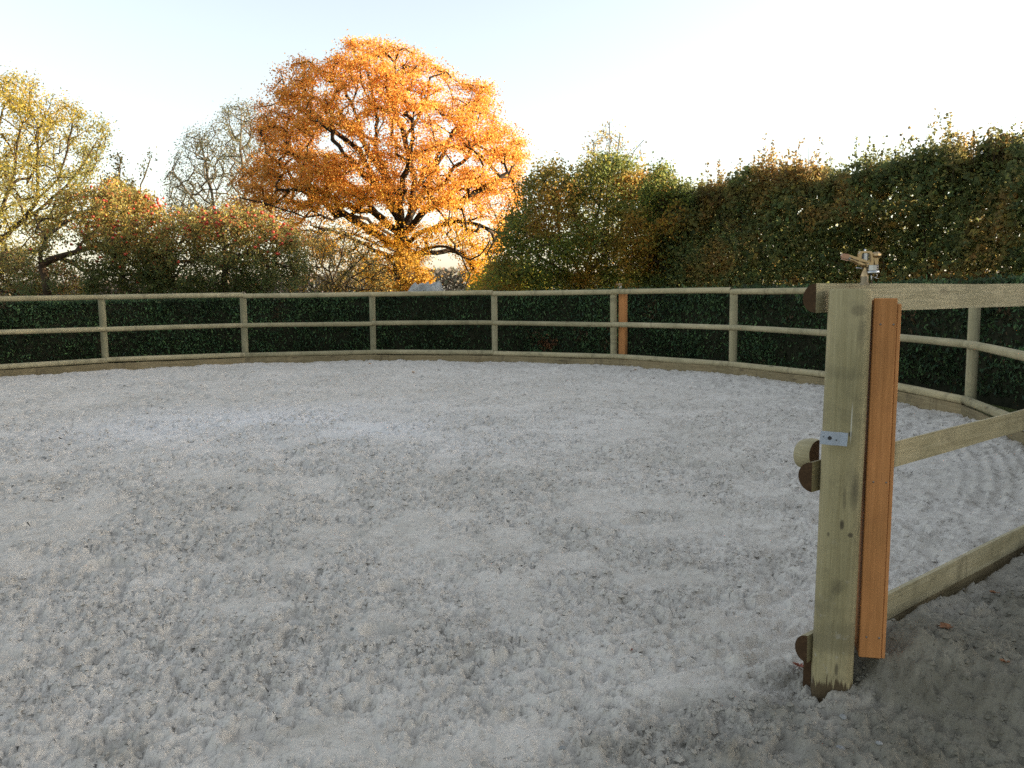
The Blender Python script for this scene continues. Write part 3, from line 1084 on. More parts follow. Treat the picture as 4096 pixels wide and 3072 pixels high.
def grow(limbs, att, step, r_base, r_tip, rg, droop=0.0, sides=5, name='trunk', mat=None, wig=0.12, reach=0.25):
    """skeleton from given limbs, then a twig to every attractor; returns branch mesh and twig points"""
    pos, par = [], []
    cnt0 = []

    def add(p, q, c=0):
        pos.append(np.array(p, float)); par.append(q); cnt0.append(c)
        return len(pos) - 1
    for li, L in enumerate(limbs):
        pts = [np.array(p, float) for p in L]
        if li == 0:
            prev = add(pts[0], -1)
        else:
            A = np.array(pos)
            prev = int(np.argmin(((A - pts[0]) ** 2).sum(1)))
        for a, b in zip(pts[:-1], pts[1:]):
            d = np.linalg.norm(b - a)
            m = max(1, int(d / step))
            for s in range(1, m + 1):
                q = a + (b - a) * s / m
                if s < m:
                    q = q + rg.normal(0, wig * step, 3)
                prev = add(q, prev)
        cnt0[prev] += 6
    A = np.array(pos)
    base = A[0]
    dmin = np.sqrt(((att[:, None, :] - A[None]) ** 2).sum(2)).min(1)
    order = np.argsort(dmin)
    buf = np.zeros((len(pos) + len(att) * 40, 3)); buf[:len(pos)] = A
    dist_base = np.linalg.norm(buf - base, axis=1)
    n = len(pos)
    for ai in order:
        a = att[ai]
        d = np.sqrt(((buf[:n] - a) ** 2).sum(1))
        da = np.linalg.norm(a - base)
        cost = d + 0.9 * np.maximum(0, dist_base[:n] - da + d * reach)
        j = int(np.argmin(cost))
        s0 = buf[j].copy()
        L = d[j]
        m = max(1, min(38, int(L / step)))
        perp = rg.normal(0, 1, 3); perp *= 0.055 * L
        perp[2] += (0.06 - droop) * L
        prev = j
        for s in range(1, m + 1):
            t = s / m
            q = s0 + (a - s0) * t + perp * math.sin(math.pi * t) + (rg.normal(0, wig * step, 3) if s < m else 0)
            prev = add(q, prev)
            buf[n] = q; dist_base[n] = np.linalg.norm(q - base); n += 1
        cnt0[prev] += 1
    N = len(pos)
    cnt = np.array(cnt0, float)
    for i in range(N - 1, 0, -1):
        cnt[par[i]] += cnt[i]
    cnt = np.maximum(cnt, 1)
    e = math.log(r_base / r_tip) / math.log(max(cnt[0], 2))
    rr = r_tip * cnt ** e
    P = np.array(pos); par = np.array(par)
    ch = np.arange(1, N)
    a, b = P[par[ch]], P[ch]
    ra = np.minimum(rr[par[ch]], rr[ch] * 1.25); rb = rr[ch]
    d = b - a
    ln = np.linalg.norm(d, axis=1)[:, None] + 1e-9
    d = d / ln
    a = a - d * np.minimum(ra[:, None] * 0.4, ln * 0.3)
    ref = np.where(np.abs(d[:, 2:3]) < 0.9, np.array([[0, 0, 1.]]), np.array([[1., 0, 0]]))
    u = np.cross(d, ref); u /= np.linalg.norm(u, axis=1)[:, None]
    w = np.cross(d, u)
    tt = np.arange(sides) * 2 * np.pi / sides
    ringv = u[:, None, :] * np.cos(tt)[None, :, None] + w[:, None, :] * np.sin(tt)[None, :, None]
    V = np.concatenate([a[:, None, :] + ringv * ra[:, None, None], b[:, None, :] + ringv * rb[:, None, None]], 1)
    m = len(ch)
    i = np.arange(sides); j = (i + 1) % sides
    q = np.stack([i, j, sides + j, sides + i], -1)
    F = (np.arange(m)[:, None, None] * (2 * sides) + q[None]).reshape(-1, 4)
    me_ = np_mesh(name, V.reshape(-1, 3), F, mat, None, True)
    twig = P[rr < r_tip * 2.2]
    return me_, twig


def tree(name, label, cat, D, poly, centre, depth, n_att, n_leaf, leaf, limbs, r_base, r_tip, bark_m, leaf_m, colour, seed,
         sig=(0.4, 0.4, 0.25), step=0.35, void=None, shell=0.55, droop=0.0, gaps=0.0, gap_scale=0.8, up=0.4, twig_leaves=0.3, group=None, aspect=0.62, sides=5, elong=None, reach=0.25, wig=0.12):
    rg = np.random.default_rng(seed)
    p = poly_sample(poly, n_att * 4, rg)
    f = rim_fraction(poly, centre, p)
    half = depth * np.sqrt(np.clip(1 - f ** 2, 0.02, 1))
    y = np.sign(rg.random(len(p)) - .5) * half * rg.random(len(p)) ** shell
    if void is not None:
        keep = ~void(p[:, 0], p[:, 1], y)
        p, y = p[keep], y[keep]
    W = at(p[:, 0], p[:, 1], D + y)
    if gaps > 0:
        keep = noise3(W * gap_scale + 17.3, seed) > gaps
        W = W[keep]
    W = W[W[:, 2] > 0.15][:n_att]
    lim = []
    for L in limbs:
        lim.append([at(u, v, D + dy) for (u, v, dy) in L])
    lim[0][0][2] = -0.12
    base = lim[0][0].copy()
    me_, tw = grow(lim, W, step, r_base, r_tip, rg, droop, sides, name + '_trunk', bark_m, wig, reach)
    root = empty(name, tuple(base), label, cat, group)
    t = obj('trunk', me_, root)
    t.matrix_parent_inverse = Matrix.Translation(-Vector(base))
    n1 = int(n_leaf * (1 - twig_leaves))
    c1 = W[rg.integers(0, len(W), n1)] + rg.normal(size=(n1, 3)) * np.array(sig)
    c2 = tw[rg.integers(0, len(tw), n_leaf - n1)] + rg.normal(size=(n_leaf - n1, 3)) * np.array(sig) * 0.6
    P = np.concatenate([c1, c2])
    P = P[P[:, 2] > 0.05]
    u, v = pix(P)
    cols = colour(P, u, v, rg)
    lm = leaves_mesh(name + '_crown', P, leaf, cols, leaf_m, rg, aspect, up, elong)
    cobj = obj('crown', lm, root, kind='stuff')
    cobj.matrix_parent_inverse = Matrix.Translation(-Vector(base))
    return root, W, P


def pal(cs, w, n, rg, jit=0.18):
    cs = np.array(cs, float)
    w = np.array(w, float)
    i = rg.choice(len(cs), n, p=w / w.sum())
    c = cs[i] * (1 + rg.normal(0, jit, (n, 1)))
    return np.clip(c * (1 + rg.normal(0, 0.06, (n, 3))), 0.002, 0.95)


def blend(a, b, t):
    return a * (1 - t[:, None]) + b * t[:, None]


# ------------------------------------------------------------------ the big orange oak
oak_poly = [(915, 800), (935, 720), (1010, 640), (1040, 560), (1015, 470), (1030, 395), (1100, 330), (1120, 275), (1215, 240), (1290, 270), (1340, 215),
            (1400, 170), (1470, 148), (1560, 175), (1650, 200), (1700, 240), (1790, 290), (1830, 330), (1890, 330), (1960, 345), (1985, 430), (1975, 480), (2030, 500),
            (2085, 570), (2095, 640), (2060, 700), (2090, 790), (2040, 880), (2030, 980), (1985, 1080), (1900, 1130), (1800, 1090), (1690, 1130), (1560, 1140), (1460, 1120),
            (1330, 1070), (1220, 980), (1130, 900), (1040, 860), (960, 850)]


def oak_void(u, v, y):
    # open room among the big limbs under and inside the crown
    def el(cu, cv, a, b):
        return ((u - cu) / a) ** 2 + ((v - cv) / b) ** 2 < 1
    h = np.sin(u * 12.9898 + v * 78.233) * 43758.5453 % 1
    a = el(1640, 930, 340, 110) & ~((np.abs(u - 1610) < 120) & (v > 905) & (y < 0)) & (h > 0.36)
    b = (el(1500, 560, 75, 100) | el(1640, 530, 60, 80) | el(1335, 560, 80, 60) | el(1400, 420, 60, 60) | el(1800, 640, 80, 50)) & (h > 0.22)
    c = el(1775, 1070, 100, 55) | el(1500, 850, 60, 45) | el(1370, 850, 60, 30)
    return a | b | c


def oak_col(P, u, v, rg):
    n = len(P)
    top = pal([(0.81, 0.355, 0.060), (0.87, 0.44, 0.075), (0.72, 0.27, 0.04), (0.50, 0.20, 0.035)], [5, 4, 2.2, 1], n, rg)
    low = pal([(0.76, 0.38, 0.025), (0.80, 0.46, 0.03), (0.56, 0.27, 0.022), (0.40, 0.30, 0.03)], [5, 4, 2, 1], n, rg)
    brn = pal([(0.44, 0.17, 0.022), (0.36, 0.12, 0.018), (0.55, 0.23, 0.025)], [4, 3, 3], n, rg)
    t = sstep(720, 1010, v + rg.normal(0, 70, n))
    c = blend(top, low, t)
    return blend(c, brn, 0.75 * sstep(1350, 980, u + rg.normal(0, 80, n)))  # left side browned to imitate the crown's shaded side


oak_limbs = [
    [(1620, 1175, 0), (1622, 1100, 0), (1612, 1010, 0), (1606, 930, 0.1)],
    [(1606, 930, .1), (1600, 850, .2), (1590, 780, .3), (1560, 720, .6), (1520, 640, .5), (1500, 570, .3), (1512, 480, .2), (1490, 380, .1), (1470, 260, 0)],
    [(1500, 570, .3), (1455, 540, 0), (1420, 450, -.4), (1380, 350, -.6), (1340, 270, -.5)],
    [(1606, 930, .1), (1640, 860, -.3), (1650, 790, -.4), (1655, 690, -.6), (1620, 560, -.8), (1590, 480, -.9), (1570, 400, -.6), (1580, 250, -.4)],
    [(1620, 560, -.8), (1650, 510, -1.2), (1700, 420, -1.3), (1720, 310, -1)],
    [(1650, 790, -.4), (1690, 700, .4), (1750, 620, .8), (1830, 520, 1.0), (1900, 400, .8)],
    [(1612, 950, .0), (1650, 900, -.8), (1700, 840, -1.4), (1780, 810, -1.9), (1850, 800, -2.3), (1950, 740, -2.6), (2030, 690, -2.4)],
    [(1700, 840, -1.4), (1730, 770, -1.6), (1800, 690, -1.8), (1880, 620, -1.8)],
    [(1615, 990, 0), (1680, 930, -1.0), (1760, 900, -1.8), (1850, 885, -2.6), (1950, 910, -3.0), (2020, 960, -3.0)],
    [(1618, 1030, 0), (1690, 1000, -1.5), (1760, 985, -2.4), (1820, 1000, -3.1), (1880, 1040, -3.5), (1920, 1020, -3.8), (1960, 960, -3.8)],
    [(1820, 1000, -3.1), (1860, 1060, -3.4), (1880, 1100, -3.5), (1860, 1150, -3.6)],
    [(1618, 1040, 0), (1720, 1010, 1.4), (1800, 1000, 2.2), (1900, 1040, 3.0), (1980, 1110, 3.4)],
    [(1600, 920, .1), (1560, 830, -.4), (1530, 760, -.6), (1480, 680, -.8), (1440, 600, -1.0), (1330, 520, -1.2), (1230, 420, -1.2), (1210, 310, -1)],
    [(1606, 940, 0), (1550, 900, -.9), (1510, 860, -1.4), (1470, 810, -1.8), (1440, 770, -2.0), (1340, 700, -2.4), (1230, 640, -2.6), (1120, 600, -2.4)],
    [(1510, 860, -1.4), (1440, 845, -2.1), (1390, 815, -2.7), (1350, 830, -3.0), (1345, 790, -3.1), (1270, 760, -3.3), (1140, 760, -3.3)],
    [(1608, 960, 0), (1530, 920, -1.3), (1470, 875, -2.2), (1400, 860, -2.8), (1330, 880, -3.3), (1280, 860, -3.7), (1220, 870, -4.0), (1080, 820, -4.2), (960, 790, -4.0)],
    [(1614, 1010, 0), (1520, 985, -1.3), (1450, 950, -2.0), (1380, 930, -2.6), (1350, 915, -2.9), (1270, 920, -3.2)],
    [(1616, 1040, 0), (1520, 1010, -.6), (1440, 970, -1.2), (1370, 935, -1.6), (1240, 900, -2.0)],
    [(1612, 1000, 0), (1540, 960, 1.8), (1450, 900, 3.2), (1330, 830, 4.2), (1200, 760, 4.4)],
    [(1606, 930, .1), (1590, 850, 1.6), (1540, 720, 3.0), (1450, 560, 3.4), (1350, 430, 3.0)],
    [(1606, 930, .1), (1660, 830, 1.8), (1730, 700, 3.2), (1800, 560, 3.5), (1850, 450, 3.0)],
    [(1606, 940, 0), (1600, 840, -1.8), (1610, 740, -3.2), (1640, 620, -3.9), (1650, 480, -3.6)],
    [(1600, 840, -1.8), (1500, 740, -3.2), (1400, 640, -4.0), (1330, 560, -3.9)],
]
tree('oak_tree', 'tall spreading oak in full orange autumn leaf behind the fence', 'tree', 42.0, oak_poly, (1570, 660), 5.6, 1700, 150000, 0.105,
     oak_limbs, 0.50, 0.016, M_bark, M_leaf, oak_col, 21, sig=(0.27, 0.27, 0.15), step=0.34, void=oak_void, shell=0.45, gaps=0.42, gap_scale=0.75, up=0.5, twig_leaves=0.22, sides=6)

# ------------------------------------------------------------------ golden willow at the left edge
will_poly = [(-420, 1120), (-430, 600), (-300, 380), (-120, 300), (0, 330), (60, 292), (150, 310), (215, 380), (300, 430), (345, 480), (425, 490), (438, 560), (395, 620), (360, 720),
             (300, 830), (240, 940), (150, 1020), (-40, 1130)]


def will_col(P, u, v, rg):
    n = len(P)
    gold = pal([(0.46, 0.32, 0.04), (0.36, 0.28, 0.05), (0.52, 0.36, 0.06), (0.22, 0.21, 0.05)], [4, 3, 2, 2], n, rg)
    olive = pal([(0.20, 0.20, 0.055), (0.27, 0.24, 0.06), (0.14, 0.15, 0.05), (0.38, 0.28, 0.05)], [4, 3, 2, 1.5], n, rg)
    t = sstep(430, 700, v + rg.normal(0, 90, n)) * 0.75 + 0.9 * sstep(230, 400, u + rg.normal(0, 50, n))  # gold towards the top imitates sunlit leaves
    return blend(gold, olive, np.clip(t, 0, 1))


tree('willow_tree', 'open golden green willow at the left edge behind the apple trees', 'tree', 31.0, will_poly, (20, 700), 3.2, 800, 46000, 0.105,
     [[(-60, 1180, 0), (-70, 1080, 0), (-60, 1000, 0)],
      [(-60, 1000, 0), (0, 955, -.3), (90, 885, -.5), (180, 820, -.5), (260, 750, -.4), (330, 660, -.2), (390, 560, 0)],
      [(-60, 1000, 0), (10, 830, .2), (60, 680, .3), (70, 560, .3), (110, 440, .2), (120, 340, 0)],
      [(90, 885, -.5), (150, 800, -.6), (152, 700, -.6), (150, 560, -.5), (180, 450, -.4)],
      [(150, 800, -.6), (230, 720, -.4), (270, 600, -.3), (290, 480, -.2)],
      [(-60, 1000, 0), (-120, 820, .5), (-160, 600, .6), (-140, 420, .4)],
      [(-60, 1000, 0), (-30, 800, 1.4), (-20, 620, 1.6), (10, 440, 1.4)]],
     0.17, 0.010, M_bark_brown, M_leaf, will_col, 31, reach=0.8, wig=0.05, sig=(0.19, 0.19, 0.20), step=0.28, shell=0.6, gaps=0.36, gap_scale=0.9, up=0.2, twig_leaves=0.5, aspect=0.42)


# ------------------------------------------------------------------ apple trees with red apples
def apple_col(P, u, v, rg):
    n = len(P)
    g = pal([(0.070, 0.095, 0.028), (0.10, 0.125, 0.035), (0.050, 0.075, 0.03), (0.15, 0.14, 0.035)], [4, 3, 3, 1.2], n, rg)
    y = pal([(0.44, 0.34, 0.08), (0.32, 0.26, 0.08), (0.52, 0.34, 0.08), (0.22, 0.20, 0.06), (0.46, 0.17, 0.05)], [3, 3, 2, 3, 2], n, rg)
    t = sstep(1080, 930, v + rg.normal(0, 60, n))  # upper leaves painted gold like sunlit tops, lower ones dark like shade
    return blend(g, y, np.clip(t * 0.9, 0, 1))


apple_me = None


def apples(root, W, P, n, rg, umin, umax):
    global apple_me
    if apple_me is None:
        m = MB()
        m.lathe([(0.010, -0.034), (0.028, -0.026), (0.038, 0.0), (0.034, 0.020), (0.016, 0.031), (0.004, 0.026)], 8)
        apple_me = m.mesh('apple', [M_apple])
    u, v = pix(P)
    front = P[:, 1] < np.quantile(P[:, 1], 0.45)
    ok = np.where(front & (v < 1150) & (u > umin) & (u < umax))[0]
    w = sstep(1120, 860, v[ok]) + 0.12
    cl = noise3(P[ok] * 1.3, 5) ** 2
    w = w * cl
    pick = rg.choice(ok, n, False, p=w / w.sum())
    base = root.location.copy()
    for i in pick:
        o = obj('apple', apple_me, root, tuple(Vector(P[i]) - base), (rg.uniform(-.5, .5), rg.uniform(-.5, .5), 0))
        s = rg.uniform(0.75, 1.15)
        o.scale = (s, s, s)


ap1 = [(60, 1175), (90, 1050), (110, 900), (190, 850), (240, 760), (300, 730), (390, 740), (460, 720), (520, 760), (590, 780), (640, 850), (680, 920), (700, 1050), (690, 1175)]
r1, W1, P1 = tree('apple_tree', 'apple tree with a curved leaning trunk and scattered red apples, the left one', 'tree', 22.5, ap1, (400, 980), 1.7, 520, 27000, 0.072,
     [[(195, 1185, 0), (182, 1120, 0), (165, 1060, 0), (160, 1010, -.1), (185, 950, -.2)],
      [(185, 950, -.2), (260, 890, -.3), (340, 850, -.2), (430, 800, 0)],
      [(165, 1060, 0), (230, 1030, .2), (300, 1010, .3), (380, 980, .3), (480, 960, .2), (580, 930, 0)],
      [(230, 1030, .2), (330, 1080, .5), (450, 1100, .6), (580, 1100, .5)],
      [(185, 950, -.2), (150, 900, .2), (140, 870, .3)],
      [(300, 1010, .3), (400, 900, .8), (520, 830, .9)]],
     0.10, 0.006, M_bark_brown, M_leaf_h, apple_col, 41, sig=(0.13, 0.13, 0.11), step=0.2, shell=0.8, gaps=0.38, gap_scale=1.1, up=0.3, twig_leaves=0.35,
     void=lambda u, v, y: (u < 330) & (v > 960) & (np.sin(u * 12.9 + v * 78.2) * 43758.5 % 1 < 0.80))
apples(r1, W1, P1, 120, np.random.default_rng(1), 120, 700)
ap2 = [(560, 1175), (580, 980), (640, 900), (690, 830), (760, 840), (850, 860), (900, 800), (960, 850), (1040, 830), (1100, 880), (1160, 900), (1200, 960), (1215, 1060), (1250, 1120), (1270, 1175)]
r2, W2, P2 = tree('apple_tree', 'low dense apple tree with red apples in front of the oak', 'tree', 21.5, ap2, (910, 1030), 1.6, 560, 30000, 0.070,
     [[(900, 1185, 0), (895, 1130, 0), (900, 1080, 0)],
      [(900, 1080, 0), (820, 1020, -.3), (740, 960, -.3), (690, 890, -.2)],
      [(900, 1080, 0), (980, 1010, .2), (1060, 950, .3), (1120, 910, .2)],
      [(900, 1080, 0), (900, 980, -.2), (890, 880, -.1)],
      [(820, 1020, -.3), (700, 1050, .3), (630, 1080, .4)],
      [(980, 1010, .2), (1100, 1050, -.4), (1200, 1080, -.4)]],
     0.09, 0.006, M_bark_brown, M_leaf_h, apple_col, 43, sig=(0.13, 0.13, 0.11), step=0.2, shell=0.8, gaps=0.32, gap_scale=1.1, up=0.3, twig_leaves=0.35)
apples(r2, W2, P2, 130, np.random.default_rng(2), 600, 1230)


# ------------------------------------------------------------------ other trees and shrubs behind the pen
def dull_col(P, u, v, rg):
    return pal([(0.13, 0.13, 0.07), (0.20, 0.17, 0.08), (0.09, 0.10, 0.06), (0.30, 0.22, 0.08)], [4, 3, 3, 1], len(P), rg)


tree('hawthorn_tree', 'dark twiggy hawthorn rising above the left apple tree', 'tree', 27.0,
     [(330, 1000), (380, 780), (420, 660), (470, 590), (510, 650), (545, 700), (600, 610), (590, 700), (560, 800), (600, 900), (560, 1000)], (490, 860), 1.1, 170, 4200, 0.085,
     [[(480, 1180, 0), (485, 1000, 0), (500, 880, 0)], [(500, 880, 0), (560, 770, 0), (600, 640, 0)], [(500, 880, 0), (480, 740, .2), (470, 610, .2)], [(500, 880, 0), (420, 760, -.2), (400, 700, 0)]],
     0.09, 0.008, M_bark_brown, M_leaf_h, lambda P, u, v, rg: pal([(0.07, 0.06, 0.03), (0.13, 0.10, 0.05), (0.09, 0.09, 0.04)], [3, 2, 2], len(P), rg), 47,
     sig=(0.12, 0.12, 0.12), step=0.22, gaps=0.3, twig_leaves=0.5)

tree('alder_tree', 'pale thinly leaved grey tree behind the apple trees left of the oak', 'tree', 50.0,
     [(640, 900), (660, 720), (700, 620), (760, 520), (830, 520), (900, 430), (960, 405), (1040, 430), (1110, 520), (1120, 700), (1080, 880), (900, 980), (760, 960)], (900, 740), 3.4, 1000, 17000, 0.11,
     [[(900, 1175, 0), (905, 1050, 0), (890, 950, 0)], [(890, 950, 0), (860, 850, .2), (840, 740, .3), (820, 640, .3), (800, 560, .2)],
      [(905, 1050, 0), (970, 900, .4), (985, 760, .4), (960, 600, .3), (965, 450, .2)], [(890, 950, 0), (800, 830, -.4), (730, 740, -.4), (690, 680, -.3)],
      [(970, 900, .4), (1040, 780, .8), (1070, 640, .7)]],
     0.20, 0.014, M_bark_grey, M_leaf, dull_col, 51, reach=0.85, wig=0.05, sig=(0.28, 0.28, 0.28), step=0.4, gaps=0.25, twig_leaves=0.75, aspect=0.5)

tree('bare_shrub', 'thin bare brown shrub with a few ochre leaves below the oak', 'shrub', 29.0,
     [(1150, 1170), (1170, 1020), (1230, 930), (1330, 900), (1430, 960), (1500, 1010), (1560, 1080), (1570, 1170)], (1350, 1060), 1.4, 360, 4500, 0.085,
     [[(1330, 1180, 0), (1325, 1140, 0)], [(1325, 1140, 0), (1290, 1060, 0), (1270, 960, 0)], [(1325, 1140, 0), (1360, 1050, .2), (1380, 950, .3)], [(1325, 1140, 0), (1420, 1060, -.2), (1480, 1000, -.2)],
      [(1325, 1140, 0), (1240, 1080, .3), (1190, 1020, .4)]],
     0.055, 0.009, M_bark_brown, M_leaf, lambda P, u, v, rg: pal([(0.30, 0.19, 0.05), (0.18, 0.13, 0.045), (0.42, 0.24, 0.04), (0.11, 0.11, 0.045)], [3, 3, 2, 3], len(P), rg), 53,
     reach=0.85, wig=0.05, sig=(0.12, 0.12, 0.12), step=0.25, gaps=0.1, twig_leaves=0.5)


tree('bramble_bush', 'tangled low olive and reddish bush at the left edge under the willow', 'bush', 25.0,
     [(-250, 1175), (-240, 1060), (-120, 1000), (-20, 1040), (60, 990), (150, 1060), (230, 1040), (330, 1090), (400, 1175)], (80, 1120), 1.2, 300, 11000, 0.075,
     [[(60, 1185, 0), (60, 1150, 0)], [(60, 1150, 0), (-40, 1090, 0), (-140, 1050, 0)], [(60, 1150, 0), (60, 1060, .2)], [(60, 1150, 0), (170, 1090, -.2), (280, 1090, -.2)]],
     0.05, 0.006, M_bark_brown, M_leaf_h, lambda P, u, v, rg: pal([(0.20, 0.16, 0.05), (0.12, 0.13, 0.045), (0.30, 0.13, 0.06), (0.34, 0.24, 0.05)], [3, 4, 2, 2], len(P), rg), 69,
     sig=(0.16, 0.16, 0.12), step=0.2, gaps=0.3, twig_leaves=0.4)


def hazel_col(P, u, v, rg):
    n = len(P)
    g = pal([(0.11, 0.15, 0.03), (0.17, 0.20, 0.035), (0.075, 0.11, 0.028), (0.32, 0.28, 0.035)], [4, 3, 3, 2], n, rg)
    o = pal([(0.50, 0.21, 0.03), (0.42, 0.25, 0.03), (0.30, 0.15, 0.03), (0.20, 0.17, 0.035)], [3, 3, 2, 2], n, rg)
    s = noise3(P * 0.9 + 5, 8)
    t = np.clip(sstep(0.56, 0.74, s) * 0.75 + 0.5 * sstep(860, 660, v + rg.normal(0, 50, n)) * sstep(2450, 2200, u), 0, 1)
    return blend(g, o, t)


tree('hazel_tree', 'green and orange bushy hazel between the oak and the tall hedge', 'tree', 27.5,
     [(1930, 1170), (1950, 1100), (2010, 1010), (2000, 930), (2080, 830), (2110, 720), (2170, 650), (2250, 620), (2290, 700), (2370, 640), (2440, 610), (2520, 640), (2560, 700), (2660, 730), (2740, 850), (2760, 1170)],
     (2320, 930), 2.2, 860, 56000, 0.098,
     [[(2330, 1180, 0), (2330, 1120, 0)], [(2330, 1120, 0), (2250, 980, 0), (2220, 820, .2), (2230, 680, .2)], [(2330, 1120, 0), (2370, 950, .3), (2400, 780, .3), (2430, 650, .2)],
      [(2330, 1120, 0), (2160, 1030, -.4), (2060, 950, -.5)], [(2330, 1120, 0), (2470, 960, -.3), (2540, 800, -.3)], [(2330, 1120, 0), (2180, 1080, .6), (2050, 1060, .8)],
      [(2330, 1120, 0), (2500, 1050, .6), (2620, 980, .6)]],
     0.13, 0.008, M_bark_brown, M_leaf_h, hazel_col, 61, sig=(0.22, 0.22, 0.17), step=0.28, shell=0.7, gaps=0.22, gap_scale=0.9, up=0.3, twig_leaves=0.3)

tree('maple_bush', 'green and amber maple bush against the left end of the tall hedge', 'bush', 25.3,
     [(2480, 1172), (2490, 950), (2520, 820), (2580, 740), (2630, 660), (2690, 690), (2730, 740), (2800, 720), (2860, 790), (2900, 930), (2900, 1172)], (2690, 960), 1.0, 340, 20000, 0.090,
     [[(2690, 1180, 0), (2690, 1110, 0)], [(2690, 1110, 0), (2650, 900, 0), (2640, 720, 0)], [(2690, 1110, 0), (2750, 920, .2), (2800, 760, .2)], [(2690, 1110, 0), (2580, 1000, -.2), (2530, 880, -.2)], [(2690, 1110, 0), (2800, 1020, -.2), (2870, 920, -.2)]],
     0.08, 0.007, M_bark_brown, M_leaf_h, hazel_col, 64, sig=(0.17, 0.17, 0.14), step=0.25, shell=0.7, gaps=0.2, gap_scale=1.0, up=0.3, twig_leaves=0.3)

tree('oak_foot_foliage', 'added low golden foliage covering the foot of the oak trunk', 'shrub', 38.0,  # added clump standing in for the oak's low leaves, hides its sunlit foot
     [(1450, 1172), (1470, 1100), (1530, 1050), (1590, 1000), (1650, 1020), (1700, 1070), (1730, 1120), (1740, 1172)], (1600, 1110), 0.9, 150, 5200, 0.115,
     [[(1600, 1180, 0), (1600, 1150, 0)], [(1600, 1150, 0), (1560, 1080, 0)], [(1600, 1150, 0), (1620, 1040, .1)], [(1600, 1150, 0), (1680, 1100, -.2)]],
     0.05, 0.008, M_bark_brown, M_leaf, lambda P, u, v, rg: pal([(0.62, 0.34, 0.03), (0.50, 0.26, 0.03), (0.36, 0.20, 0.03)], [3, 3, 2], len(P), rg), 66,
     sig=(0.18, 0.18, 0.12), step=0.25, gaps=0.25, twig_leaves=0.3)

tree('birch_tree', 'bare thin topped tree rising above the hazel', 'tree', 33.0,
     [(2270, 1000), (2300, 700), (2350, 560), (2400, 500), (2440, 480), (2480, 520), (2520, 600), (2580, 560), (2560, 660), (2530, 760), (2520, 1000)], (2420, 760), 1.4, 330, 2600, 0.10,
     [[(2425, 1180, 0), (2425, 1000, 0), (2430, 840, 0), (2435, 700, 0), (2440, 580, 0), (2437, 490, 0)], [(2430, 840, 0), (2380, 700, .2), (2375, 570, .2)], [(2430, 800, 0), (2490, 700, -.2), (2540, 600, -.3), (2575, 560, -.3)],
      [(2435, 720, 0), (2470, 620, .2), (2480, 530, .2)]],
     0.085, 0.006, M_bark_grey, M_leaf, lambda P, u, v, rg: pal([(0.40, 0.26, 0.05), (0.25, 0.22, 0.06), (0.30, 0.18, 0.05)], [2, 2, 2], len(P), rg), 63,
     reach=0.85, wig=0.04, sig=(0.14, 0.14, 0.16), step=0.3, gaps=0.1, twig_leaves=0.2)

tree('spindle_bush', 'low bright yellow green bush under the right side of the oak', 'bush', 33.0,
     [(1880, 1172), (1900, 1110), (1960, 1060), (2030, 1040), (2110, 1050), (2190, 1090), (2230, 1172)], (2050, 1130), 1.2, 150, 6500, 0.10,
     [[(2050, 1180, 0), (2050, 1150, 0)], [(2050, 1150, 0), (1990, 1100, 0), (1950, 1080, 0)], [(2050, 1150, 0), (2090, 1080, .2)], [(2050, 1150, 0), (2150, 1110, -.2)]],
     0.05, 0.007, M_bark_brown, M_leaf, lambda P, u, v, rg: pal([(0.34, 0.34, 0.03), (0.24, 0.28, 0.03), (0.50, 0.36, 0.03), (0.12, 0.16, 0.03)], [4, 4, 3, 2], len(P), rg), 67,
     sig=(0.18, 0.18, 0.12), step=0.25, gaps=0.2, twig_leaves=0.3)


def distant_wood():
    rg = np.random.default_rng(96)
    n = 24000
    x = rg.uniform(-190, 60, n)
    hgt = 3.2 + 3.0 * noise2(x * 0.05, x * 0 + 1, 97) + 1.4 * noise2(x * 0.25, x * 0 + 2, 98)
    z = rg.random(n) ** 0.8 * hgt
    P = np.stack([x, 210 + rg.normal(0, 4, n), z], -1)
    c = pal([(0.20, 0.16, 0.13), (0.26, 0.19, 0.14), (0.15, 0.14, 0.11)], [3, 2, 3], n, rg)  # muted mauve-brown puts the distance haze into the leaf colour
    obj('distant_wood', leaves_mesh('distant_wood', P, 1.1, c, M_leaf_h, rg, 0.7), label='faint far-off line of autumn trees on the horizon', cat='wood', kind='stuff')


distant_wood()


